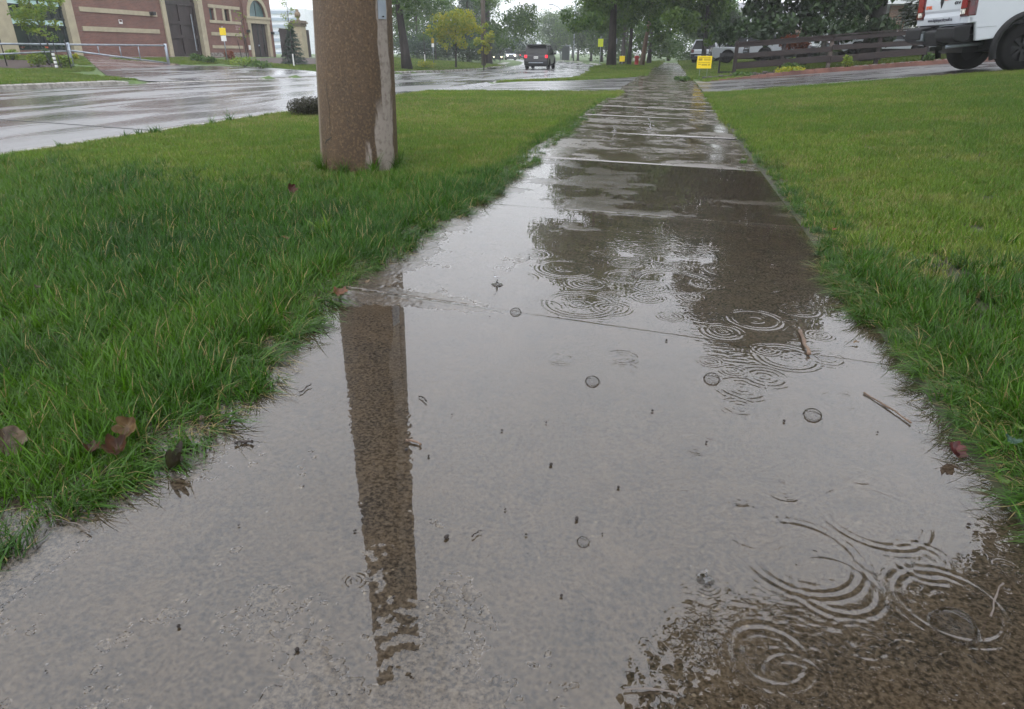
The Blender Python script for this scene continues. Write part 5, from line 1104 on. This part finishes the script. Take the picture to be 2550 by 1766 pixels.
for s_ in (-1, 1):
    for a, b, r_ in ((1.16, 1.28, .06), (3.12, 2.45, .04), (2.0, 2.0, .04)): MB().tube([(a, s_ * .94, 1.61), (b, s_ * .73, 2.09)], r_, 6).build('pillar', M['cpaint'], root, True)
MB().box(-.9, 4.4, -.45, .45, .42, .75).tube([(0, -.85, wr), (0, .85, wr)], .08, 8).build('chassis', M['black'], root)
MB().box(4.62, 4.72, -.8, .8, .55, .80).build('front_bumper', M['plastic'], root, bevel=.03); MB().box(4.64, 4.68, -.6, .6, .85, 1.3).build('grille', M['plastic'], root)
for s_ in (-1, 1): MB().box(4.58, 4.67, s_ * .8 - .14, s_ * .8 + .14, 1.05, 1.3).build('headlight', M['clearlens'], root); MB().box(2.75, 2.9, min(s_ * 1.0, s_ * 1.22), max(s_ * 1.0, s_ * 1.22), 1.55, 1.80).build('mirror', M['plastic'], root, bevel=.02)
MB().box(-1.0, -.62, -WW - .004, -WW + .001, .885, .892).build('body_crease', mat('panel_gap', (.25, .26, .27), .5), root)
RT_ = (R(90), 0, R(-90))
text('www.highimpactdrywall.ca', .088, (-1.210, .03, 1.050), RT_, M['greyprint'], tg, 'web_address')
text('4X4', .085, (-1.209, -.53, 1.345), RT_, M['black'], tg, 'four_by_four_badge', .004, shear=.3, xs_=1.5)
text('HIGH IMPACT', .12, (-1.209, -.28, 1.44), RT_, M['orange'], tg, 'firm_name', xs_=.75); text('DRYWALL', .10, (-1.209, .53, 1.30), (R(90), 0, R(-90)), M['orange'], tg, 'firm_name', xs_=.55)
e = MB().prism([(.04, 1.30), (.09, 1.40), (.12, 1.56), (-.04, 1.56), (-.01, 1.40)], 'x', -1.214, -1.207); e.build('emblem', M['black'], tg, bevel=.002)

# ------------------------------------------------------------------ timber fence, brick edging, garden bits on the right
fd = Vector((math.cos(R(9.5)), math.sin(R(9.5)), 0)); F0 = Vector((2.06, 26.0, 0))
def FP(t, z, off=0): p = F0 + fd * t + Vector((-fd.y, fd.x, 0)) * off; return Vector((p.x, p.y, float(tz(p.x, p.y)) + z))
root = thing('timber_fence', 'dark weathered rail fence running uphill behind the driveway', 'fence', (0, 0, 0))
L_ = 13.5; rr = np.random.default_rng(4)
ends = [0, 3.1, 6.2, 9.0, 11.4, L_]
for (z0, z1) in ((.20, .40), (.52, .68), (.84, .98)):
    for a, b in zip(ends[:-1], ends[1:]):
        mb = MB(); j = rr.normal(0, .018, 4); o_ = -.06
        vs = [FP(a + .01, z0 + j[0], o_), FP(b - .01, z0 + j[1], o_), FP(b - .01, z1 + j[1], o_), FP(a + .01, z1 + j[0], o_), FP(a + .01, z0 + j[0], o_ - .045), FP(b - .01, z0 + j[1], o_ - .045), FP(b - .01, z1 + j[1], o_ - .045), FP(a + .01, z1 + j[0], o_ - .045)]
        mb.add(vs, [(0, 1, 2, 3), (4, 7, 6, 5), (0, 4, 5, 1), (1, 5, 6, 2), (2, 6, 7, 3), (3, 7, 4, 0)]); mb.build('rail', M['darkwood'], root, bevel=.008)
for a, b in zip(ends[:-1], ends[1:]):
    mb = MB(); vs = [FP(a, .985, -.14), FP(b, .985, -.14), FP(b, .985, .10), FP(a, .985, .10), FP(a, 1.025, -.14), FP(b, 1.025, -.14), FP(b, 1.025, .10), FP(a, 1.025, .10)]
    mb.add(vs, [(0, 3, 2, 1), (4, 5, 6, 7), (0, 1, 5, 4), (1, 2, 6, 5), (2, 3, 7, 6), (3, 0, 4, 7)]); mb.build('cap_board', M['darkwood'], root)
for k, t in enumerate([0.0, 1.55, 3.1, 4.65, 6.2, 7.6, 9.0, 10.2, 11.4, 12.5, L_]):
    p = FP(t, 0); MB().box(-.06, .06, -.055, .06, -.2, 1.06 if k == 0 else .98).build('post', M['lightwood' if k in (2, 6, 9) else 'darkwood'], root, bevel=.01, loc=tuple(p))
root = thing('low_timber_frame', 'low black timber frame left of the fence end', 'frame', G(1.62, 27.5))  # open black timber frame like a short fence piece, not a planter
MB().box(0, .9, 0, .06, .62, .72).box(0, .9, 0, .06, .02, .12).box(0, .06, 0, .06, .12, .62).build('frame_bars', M['black'], root)
root = thing('brick_edging', 'low reddish brick edging along the far side of the driveway', 'edging', (0, 0, 0))
mb = MB(); prev = None
for k in range(60):
    x = 1.15 + k * .22; y = dfar(x) + .02; z = float(tz(x, y)); h = .10 * min(1, (k + 1) / 10) + .02; dz = rr.normal(0, .004)
    mb.box(x, x + .212, y, y + .20, z - .1, z + h + dz)
mb.build('bricks', mat('edging_brick', (.20, .095, .07), .55, (.11, .055, .045), nscale=3, bump=.5, bscale=40), root)
for k in range(12):
    x = 5.4 + k * .26; y = dfar(x) + 1.0; o = MB().prism([(.115 * math.cos(t), .09 * math.sin(t)) for t in np.linspace(0, math.pi, 9)], 'y', 0, .04).build('scalloped_edging', M['kerb'], None, loc=(x, y, float(tz(x, y)) + .02)); tag(o, 'pale scalloped concrete edging piece below the timber fence', 'edging', 'scalloped edging pieces under the fence')
root = thing('stone_border', 'dark low stone border in the lawn left of the timber fence', 'border', (0, 0, 0)); mb = MB()
for k in range(14): x = .95 + k * .17; y = 23.9 + .05 * k; z = float(tz(x, y)); mb.box(x, x + .15, y, y + .16, z - .02, z + .09 + .02 * math.sin(k * 3))
mb.build('stones', mat('dark_stone', (.07, .06, .05), .6, (.03, .03, .028), nscale=9, bump=.6, bscale=40), root, bevel=.02)
for k, (u, v, w_, h, mm, lb) in enumerate([(1975, 168, .35, .30, 'lf_mid', 'green weeds below the middle of the timber fence'), (1965, 180, .4, .22, 'lf_yel', 'dry yellow grasses leaning over the brick edging'), (2320, 120, .16, .32, 'lf_mid', 'thin weed under the pickup bumper'), (1850, 188, .35, .16, 'lf_mid', 'weeds at the foot of the first fence post'), (2110, 158, .16, .40, 'lf_lime', 'tall single weed before the right half of the fence'), (1700, 180, .25, .14, 'lf_mid', 'ragged weeds where the brick edging starts')]):
    Y_ = {0: 24.2, 1: 23.3, 2: 23.6, 3: 23.6, 4: 24.6, 5: 22.9}[k]; a_ = [FW[i] + (u - 1275) / F * RI[i] for i in range(3)]; 
    d_ = [FW[i] + (u - 1275) / F * RI[i] - (v - 883) / F * UP[i] for i in range(3)]; X_ = d_[0] / d_[1] * Y_; shrub('weed_plant', lb, G(X_, Y_), w_, h, 260, M[mm], .09, 400 + k, 'weed', group='weeds around the fence and edging')
# rust coloured shrub and bare multi-stemmed shrub, hedge, houses
shrub('rust_shrub', 'rust red shrub under the maple behind the fence', G(4.2, 28.2, .55), .55, .6, 700, M['lf_rust'], .10, 431)
root = thing('bare_shrub', 'dark multi-stemmed leafless shrub beside the pickup tailgate', 'shrub', G(10.4, 28.6)); mb = MB(); rr = np.random.default_rng(11)
for k in range(46):
    a = rr.normal(0, .55); b = rr.normal(0, .35); L = rr.uniform(2.2, 4.2); x0 = rr.normal(0, .16); mb.tube([(x0, rr.normal(0, .1), .5), (x0 + math.sin(a) * L * .4, b * L * .3, L * .55), (x0 + math.sin(a) * L * 1.0, b * L * .7, L * 1.05)], [.05, .035, .008], 5)
mb.build('stems', M['barkd'], root, True); leafcloud('foliage', [(rr.normal(0, 1.2), rr.normal(0, .6), rr.uniform(2.0, 4.5)) for _ in range(24)], [.45] * 24, 1500, .12, M['lf_dark'], root, .2, seed=77)
def hedge(label, x0, x1, y, h, seed):
    root = thing('hedge', label, 'hedge', G(x0, y)); zz = float(tz(x0, y)); cs = [(x - x0, rr.normal(0, .12), float(tz(x, y)) - zz + z) for x in np.arange(x0, x1, .35) for z in np.arange(.2, h, .35)]
    leafcloud('foliage', cs, [.34] * len(cs), 9000, .07, M['lf_dark'], root, 0, seed=seed); MB().box(0, x1 - x0, -.1, .1, 0, h * .7).build('stems', M['barkd'], root)
hedge('long dark clipped hedge in front of the white garage', 7.6, 14.5, 42.0, 1.30, 501)
def house(name, label, x0, x1, y0, y1, ze, zt, wallm, roofm, gable='x'):
    z0 = float(tz((x0 + x1) / 2, y0)) - .3; root = thing(name, label, 'house', (0, 0, 0))
    w_ = MB(); 
    if gable == 'x':
        w_.prism([(x0, z0), (x1, z0), (x1, ze), ((x0 + x1) / 2, zt), (x0, ze)], 'y', y0, y1); w_.build('wall', M[wallm], root)
        xm = (x0 + x1) / 2; mb = MB(); ov = .45; k = (zt - ze) / (xm - x0)
        for s_ in (-1, 1):
            xe = x0 - ov if s_ < 0 else x1 + ov; vs = [(xe, y0 - .4, ze - k * ov + .04), (xm, y0 - .4, zt + .04), (xm, y1 + .4, zt + .04), (xe, y1 + .4, ze - k * ov + .04)]; vs += [(a, b, c + .14) for a, b, c in vs]
            mb.add(vs, [(0, 3, 2, 1), (4, 5, 6, 7), (0, 1, 5, 4), (1, 2, 6, 5), (2, 3, 7, 6), (3, 0, 4, 7)])
        mb.build('roof', M[roofm], root)
    else:
        w_.box(x0, x1, y0, y1, z0, ze); w_.build('wall', M[wallm], root); ym = (y0 + y1) / 2; mb = MB(); mb.prism([(y0 - .4, ze), (y1 + .4, ze), (ym, zt)], 'x', x0 - .4, x1 + .4); mb.build('roof', M[roofm], root)
    return root
h1 = house('bungalow', 'low brick bungalow with pale grey roofs behind the lawn sign', 5.6, 16.5, 78, 88, 3.0, 5.6, 'brick2', 'roofgrey', 'y')
mb = MB(); vs = [(5.0, 75.5, 2.25), (9.5, 75.5, 2.25), (9.5, 78, 3.35), (5.0, 78, 3.35)]; vs += [(a, b, c + .15) for a, b, c in vs]; mb.add(vs, [(0, 3, 2, 1), (4, 5, 6, 7), (0, 1, 5, 4), (1, 2, 6, 5), (2, 3, 7, 6), (3, 0, 4, 7)]); mb.build('porch_roof', M['roofgrey'], h1)
for x in (5.2, 7.4, 9.3): MB().box(x - .08, x + .08, 75.7, 75.86, .2, 2.3).build('porch_post', M['white'], h1)
for x in (6.2, 8.2, 11.5): w_ = MB().box(x, x + 1.1, 77.95, 77.99, 1.4, 2.6).build('window', M['glassdark'], h1); MB().box(x - .06, x + 1.16, 77.9, 77.949, 1.33, 1.4).build('sill', M['white'], w_)
h2 = house('house', 'white sided two-storey house with garage behind the hedge', 9.4, 22, 50, 60, 6.6, 8.4, 'siding', 'roofgrey', 'y')
mb = MB()
for k in range(30): mb.box(9.38, 22.02, 49.965, 49.995, 3.75 + k * .095, 3.75 + k * .095 + .07)
mb.build('siding_boards', M['white'], h2)
g_ = MB().box(9.9, 12.3, 49.90, 49.96, .7, 3.25).build('garage_door', M['white'], h2); mb = MB()
for r_ in range(4): mb.box(9.92, 12.28, 49.885, 49.899, .95 + r_ * .6, .97 + r_ * .6)
mb.build('panel_line', M['greyprint'], g_)
for k in range(4): MB().box(10.1 + k * .55, 10.5 + k * .55, 49.88, 49.898, 2.55, 3.0).build('window', mat('cream_pane', (.5, .47, .36), .4) if k == 0 else bpy.data.materials['cream_pane'], g_)
MB().box(12.6, 13.5, 49.7, 49.95, .7, 3.4).build('brick_pier', M['brick2'], h2); MB().box(13.8, 14.25, 49.2, 49.65, .7, 3.5).build('column', M['white'], h2); MB().box(14.5, 16.5, 49.7, 49.95, .7, 3.4).build('brick_pier', M['brick2'], h2)
MB().box(9.2, 17, 48.6, 49.9, 3.42, 3.70).build('porch_roof', M['siding'], h2); MB().tube([(13.3, 49.5, .7), (13.3, 49.5, 3.42)], .05, 6).build('downpipe', M['frame'], h2)
for x in (10.6, 14.2): w_ = MB().box(x, x + .9, 49.93, 49.962, 4.6, 5.8).build('window', M['glassblue'], h2); MB().box(x - .08, x + .98, 49.90, 49.929, 4.5, 4.6).build('sill', M['white'], w_)
for k in range(3): a = gz(2170, 90, 1.2) if False else (0, 0)
root = thing('flower_pot', 'red flowers beyond the fence near the bare shrub', 'flowers', G(11.0, 36.5, .6)); leafcloud('bloom', [(-.15, 0, .5), (.2, 0, .55)], [.2, .2], 160, .09, M['hydrant'], root, 0, seed=9); MB().lathe([(.14, 0), (.2, .35)], n=10).build('pot', M['frame'], root)

# ------------------------------------------------------------------ far towers and office block
def tower(label, u0, u1, v0, d, mm, floors, bays, cap=None, depth=18, name='tower_block'):
    root = None; a0, a1 = (u0 - 1275) / F, (u1 - 1275) / F; k = d / ct
    am = (a0 + a1) / 2; x, y = am * d * cy_ - sy_ * k, am * d * sy_ + cy_ * k; w_ = (a1 - a0) * d; h = (132 - v0) * d * ct / F * .914 + H + .5
    root = thing(name, label, 'tower', (x, y, -.5), YAW); MB().box(-w_ / 2, w_ / 2, 0, depth, 0, h).build('wall', mm, root)
    for b in range(bays):
        mb = MB(); x0 = -w_ / 2 + w_ * (b + .15) / bays; x1 = -w_ / 2 + w_ * (b + .85) / bays
        for f in range(floors): z = h * (f + .25) / floors; mb.box(x0, x1, -.4, -.02, z, z + h * .45 / floors)
        mb.build('window_column', M['towerglass'], root)
    if cap: MB().box(-w_ * .3, w_ * .3, 2, depth - 2, h, h + cap).build('plant_room', mm, root)
    return root
M['towerwall'] = mat('haze_paled_tower', (.62, .64, .68), .7, nscale=.1); M['towerglass'] = mat('tower_glass', (.22, .28, .36), .2, nscale=.1); M['towerblue'] = mat('blue_grey_tower', (.20, .25, .35), .6, nscale=.1)  # tower tones painted pale, so part of the haze is in the colour
tower('pale blue-grey slab tower left in the mist', 1262, 1289, 42, 900, M['towerblue'], 16, 4)
tower('white misty apartment tower with a domed top', 1289, 1331, 52, 860, M['towerwall'], 15, 5, 2.5)
tower('wide misty office tower behind the hazy tree row', 1332, 1386, 45, 980, M['towerwall'], 14, 7, 2.0)
tower('low pale podium building at the foot of the white tower', 1294, 1340, 104, 560, M['towerwall'], 3, 3, name='office_block')
a = tower('pale glass office block behind the stone pillar', 664, 770, 14, 260, M['towerwall'], 7, 1, None, 24, name='office_block')

# ------------------------------------------------------------------ small things on and beside the walk
def leaf(label, u, v, size, c, c2, curl=.5, rz=0.0, tilt=0.0, z=.004, kind='maple', name='fallen_leaf', seed=0, group=None):
    r = np.random.default_rng(seed + 1000); size *= .78; x, y = gz(u, v, z); root_z = float(tz(x, y)) + z; n = 9; V_ = []; Fq = []
    lob = {'maple': lambda t: .72 + .28 * abs(math.cos(2.5 * t + .3 * math.sin(t))) ** .8, 'oval': lambda t: .5 / math.sqrt((math.cos(t) ** 2) + (math.sin(t) / .45) ** 2) * 1.0}[kind]
    na, nr = 30, 6
    V_.append((0, 0, 0))
    for j in range(1, nr + 1):
        for k in range(na):
            t = 6.283 * k / na; rad = size * .5 * lob(t) * j / nr * (1 + .06 * math.sin(k * 5.1 + seed)); px, py = rad * math.cos(t), rad * math.sin(t)
            zz = curl * (px ** 2 * 1.6 + abs(py) ** 2 * .8) / size * 2 + .07 * size * math.sin(px / size * 9 + seed) * (j / nr) + .05 * size * math.sin(k * 1.7 + seed) * (j / nr); V_.append((px, py, zz))
    for k in range(na): Fq.append((0, 1 + k, 1 + (k + 1) % na, 1 + (k + 1) % na))
    me = MB(); me.v = V_; me.f = [(0, 1 + k, 1 + (k + 1) % na) for k in range(na)]; me.m = [0] * na
    for j in range(nr - 1):
        for k in range(na): a = 1 + j * na; me.f.append((a + k, a + na + k, a + na + (k + 1) % na, a + (k + 1) % na)); me.m.append(0)
    mt = mat('leaf_litter_' + str(seed), tuple(q * .5 for q in c), .5, tuple(q * .45 for q in c2), nscale=60, bump=.4, bscale=300, spec=.35)
    o = me.build(name, mt, None, True, loc=(x, y, root_z + size * .05)); o.rotation_euler = (tilt, tilt * .4, rz); tag(o, label, 'leaf', group)
    MB().tube([(-size * .35, 0, .01 * size), (-size * .6, .02 * size, .03 * size), (-size * .85, .1 * size, .01 * size)], size * .012, 5).build('stalk', mt, o, True); return o
BR, BR2, DK = (.10, .038, .012), (.05, .020, .008), (.028, .017, .010)
leaf('curled orange-brown leaf in the grass at the lower left', 235, 1145, .040, BR, BR2, .8, 1, .3, .03, seed=1)
leaf('largest brown maple leaf lying at the lower left grass edge', 300, 1150, .062, BR, BR2, .9, .4, .45, .03, seed=2)
leaf('curled dark green-brown leaf standing on the wet concrete', 428, 1192, .045, (.035, .035, .008), DK, 1.8, 2.0, .5, .012, seed=3)
leaf('tan leaf caught in the grass above the large brown leaf', 325, 1090, .06, (.22, .14, .06), (.14, .08, .04), .6, .2, .9, .05, seed=4)
leaf('pinkish brown leaf flat on the grass edge', 508, 1070, .06, (.15, .09, .065), (.10, .06, .045), .4, 2.2, .15, .012, 'oval', seed=5)
leaf('bright orange leaf at the grass edge beside the joint', 850, 752, .065, (.20, .075, .025), (.12, .05, .02), .5, .3, .25, .02, seed=6)
leaf('tan curled leaf behind the bright orange leaf', 915, 722, .06, (.25, .18, .10), (.18, .11, .06), .7, 1.3, .3, .02, 'oval', seed=7)
leaf('small red-brown leaf standing in the verge grass', 725, 472, .075, (.10, .03, .015), (.10, .03, .02), .6, .8, 1.1, .06, seed=8)
leaf('tan leaf in the verge grass below the yellow-green tuft', 712, 598, .09, (.25, .15, .05), (.13, .08, .03), .5, .6, .3, .05, 'oval', seed=9)
leaf('folded grey-tan leaf in the grass at the left', 92, 716, .06, (.20, .15, .11), (.12, .09, .06), .6, 1.1, .9, .06, 'oval', seed=10)
leaf('big tan leaf cut by the left picture edge', 18, 1120, .09, (.17, .12, .07), (.10, .07, .045), .5, 1.1, .8, .04, seed=11)
leaf('dark red leaf at the right grass edge', 2382, 1105, .055, (.14, .025, .02), (.08, .02, .02), .6, .5, .5, .015, seed=12)
leaf('orange scrap by a weed on the right edge of the walk', 2075, 572, .055, (.40, .13, .06), (.25, .09, .05), .8, .5, .7, .03, 'oval', seed=13)
leaf('pale tan leaf scraps on the water near the right grass', 2135, 838, .055, (.32, .22, .12), (.16, .10, .06), .3, .4, .1, .005, 'oval', seed=14)
leaf('dark brown leaf shred in the grass on the left', 452, 952, .05, (.08, .04, .03), DK, .7, .7, .6, .03, 'oval', seed=15)
leaf('dark curled leaf at the tip of the grass beside the pole reflection', 786, 858, .035, (.08, .04, .02), DK, .9, .2, .5, .015, 'oval', seed=16)
for k, (u, v, s_, rz, mm, lb) in enumerate([(2520, 1098, .085, 2.9, (.05, .12, .07), 'broad pale dandelion leaf at the right picture edge'), (2500, 1170, .075, 2.6, (.09, .17, .015), 'bright green broad leaf leaning at the right picture edge'), (2535, 1065, .05, 2.9, (.14, .22, .02), 'small yellow-green broad leaf above the pale dandelion leaf'), (2060, 590, .06, 1.2, (.10, .20, .02), 'broad weed leaf beside the orange scrap'), (165, 970, .08, .4, (.09, .20, .02), 'broad yellow-green blade shaped leaf at the left')]):
    leaf(lb, u, v, s_, mm, tuple(q * .7 for q in mm), .5, rz, -.5, .045, 'oval', 'broad_leaf', 30 + k)
def twig(label, u0, v0, u1, v1, r_, z=.006, c='barkd', bend=.006):
    x0, y0 = gz(u0, v0, z); x1, y1 = gz(u1, v1, z); rr = np.random.default_rng(int(u0)); pts = []
    for k in range(7): t = k / 6; pts.append(((x1 - x0) * t + rr.normal(0, bend * .3), (y1 - y0) * t + bend * math.sin(3.1 * t), rr.normal(0, .0008)))
    rad = [r_ * (1.1 - .4 * abs(math.sin(k * 2.1))) for k in range(7)]; o = MB().tube(pts, rad, 7).build('twig', M[c], None, True, loc=(x0, y0, z + float(walkz(x0)) + .0005)); o.rotation_euler = (0, math.atan(.024), 0); tag(o, label, 'twig'); return o
twig('short knobbly dark twig on the wet concrete by the left grass', 587, 1126, 632, 1122, .0035)
twig('long brown twig with a wet end standing off the joint on the right', 1995, 812, 2018, 868, .0060, .008, 'barkb')
twig('curved dark twig lying at the right grass edge', 2156, 962, 2275, 1035, .0026, .004, 'barkb')
twig('thin grey twig left of the pole reflection', 750, 996, 775, 976, .0016)
twig('short bent twig at the right rim of the pole reflection', 1012, 1108, 1046, 1118, .0028, c='barkb')
twig('small dark splinter right of the pole reflection', 1044, 998, 1060, 1010, .0020)
twig('fine twig below the pole reflection joint on the concrete', 1178, 1342, 1199, 1328, .0014)
twig('pale dry stem leaning over the right puddle', 2476, 1512, 2506, 1430, .0014, .03, 'lightwood')
twig('thin curved root-like twig at the bottom of the picture', 1555, 1715, 1690, 1722, .0016, .005, 'lightwood')
twig('long dry grass stalk lying on the concrete at the lower left', 150, 1325, 232, 1352, .0012, .006, 'lightwood')
twig('second dry stalk pointing from the grass over the concrete', 490, 1175, 545, 1166, .0010, .005, 'lightwood')
sd_ = [(583, 1105), (1013, 1127 + 5), (1068, 1146), (1126, 1042), (1372, 1160), (1540, 1212), (1693, 818), (1707, 770), (1955, 1038), (2190, 1060), (1220, 798), (1318, 648), (1360, 1056), (598, 1328), (1436, 1293), (1398, 1484), (1310, 1305 + 30), (1112, 1346), (450, 1580), (1390, 790), (1500, 1328), (2052, 792), (1250, 1078), (1258, 1254 + 20), (742, 1640 - 8), (1625, 1020), (885, 1335), (1660, 845), (2420, 1285), (1760, 1095)]
pm = MB().lathe([(0, -.003), (.0038, -.001), (.0045, .002), (.002, .0045), (.0, .0055)], n=8)
for k, (u, v) in enumerate(sd_):
    x, y = gz(u, v, .003); s_ = .32 + .55 * (k * 37 % 10) / 10; o = MB(); o.v = [(a * s_ * (1 + .4 * (k % 3)), b * s_, c * s_) for a, b, c in pm.v]; o.f = pm.f; o.m = pm.m
    q = o.build('bud_scale', M['barkd'], None, True, loc=(x, y, .004 + float(walkz(x)))); q.rotation_euler = (0, 0, k); tag(q, 'tiny dark bud scale lying on the wet concrete', 'bud scale', 'bud scales scattered on the walk')

# bubbles and splashes on the water
mg = bpy.data.materials.new('bubble_film'); mg.use_nodes = True; nt = mg.node_tree; nt.nodes.clear(); o_ = N(nt, 'ShaderNodeOutputMaterial'); a1 = N(nt, 'ShaderNodeBsdfGlossy'); a1.inputs['Roughness'].default_value = .0; a2 = N(nt, 'ShaderNodeBsdfTransparent'); a2.inputs['Color'].default_value = (.93, .93, .93, 1)
lw = N(nt, 'ShaderNodeLayerWeight'); lw.inputs['Blend'].default_value = .16; x_ = N(nt, 'ShaderNodeMixShader'); nt.links.new(lw.outputs['Fresnel'], x_.inputs[0]); nt.links.new(a2.outputs[0], x_.inputs[1]); nt.links.new(a1.outputs[0], x_.inputs[2]); nt.links.new(x_.outputs[0], o_.inputs[0])
mglass = mat('clear_water', (.95, .97, 1), .0, (.95, .97, 1), trans=1.0, ior=1.33)
for (u, v, rp, lb) in [(2382, 1540, 52, 'largest rain bubble floating at the lower right'), (2026, 1022, 22, 'rain bubble right of the middle puddle'), (1773, 938, 20, 'rain bubble in the middle of the walk'), (1475, 952, 18, 'flat dark rain bubble with a bright rim'), (1585, 682, 13, 'small bubble in the far puddle'), (1284, 785, 14, 'bubble sitting on the joint line'), (1452, 1350, 16, 'dark bubble on the left of the lower splash')]:
    x, y = gz(u, v, .001); zc = (-sy_ * x + cy_ * y) * ct + H * st; r_ = rp * zc / F
    prof_ = [(r_ * math.cos(t), r_ * .80 * math.sin(t)) for t in np.linspace(0, math.pi / 2, 12)]; o = MB().lathe(prof_, n=28).build('rain_bubble', mg, None, True, loc=(x, y, .0015 + float(walkz(x)))); tag(o, lb, 'bubble')
    MB().lathe([(r_ * 1.00, .0), (r_ * 1.04, .0010), (r_ * 1.09, .0004), (r_ * 1.13, .0)], n=28).build('rim', mglass, o, True)
for (u, v, h, lb) in [(1757, 1438, .026, 'crown splash of a rain drop above the dark reflection'), (1238, 718, .04, 'curled splash of a rain drop near the left grass'), (1618, 322, .10, 'tall white rain splash far up the walk'), (1530, 330, .06, 'low rain splash left of the tall one far up the walk')]:
    x, y = gz(u, v, .001); root = thing('rain_splash', lb, 'splash', (x, y, .001 + float(walkz(x)))); MB().lathe([(h * .55, 0), (h * .50, .002), (h * .2, .003), (h * .10, h * .3), (h * .05, h * .6), (.0, h * .75)], n=14).build('jet', mglass, root, True)
    rr = np.random.default_rng(int(u))
    for k in range(9):
        r_ = h * .035 * (1 + rr.random()); o = MB().lathe([(0, -r_), (r_ * .8, -r_ * .5), (r_, 0), (r_ * .8, r_ * .5), (0, r_)], n=8).build('droplet', mglass, root, True, loc=(rr.normal(0, h * .35), rr.normal(0, h * .3), h * rr.uniform(.35, 1.2)))
# ------------------------------------------------------------------ the wet air
mh = bpy.data.materials.new('haze'); mh.use_nodes = True; nt = mh.node_tree; nt.nodes.clear(); o_ = N(nt, 'ShaderNodeOutputMaterial'); v_ = N(nt, 'ShaderNodeVolumePrincipled')
v_.inputs['Color'].default_value = (.97, .985, 1.0, 1); v_.inputs['Density'].default_value = 0.00085; v_.inputs['Anisotropy'].default_value = 0.0
nt.links.new(v_.outputs[0], o_.inputs['Volume'])
mb = MB(); mb.box(-960, 960, -120, 1560, -3.0, 75.0); hz = mb.build('haze', mh, None); tag(hz, 'pale rain haze hanging over the whole street', 'haze', kind='stuff')
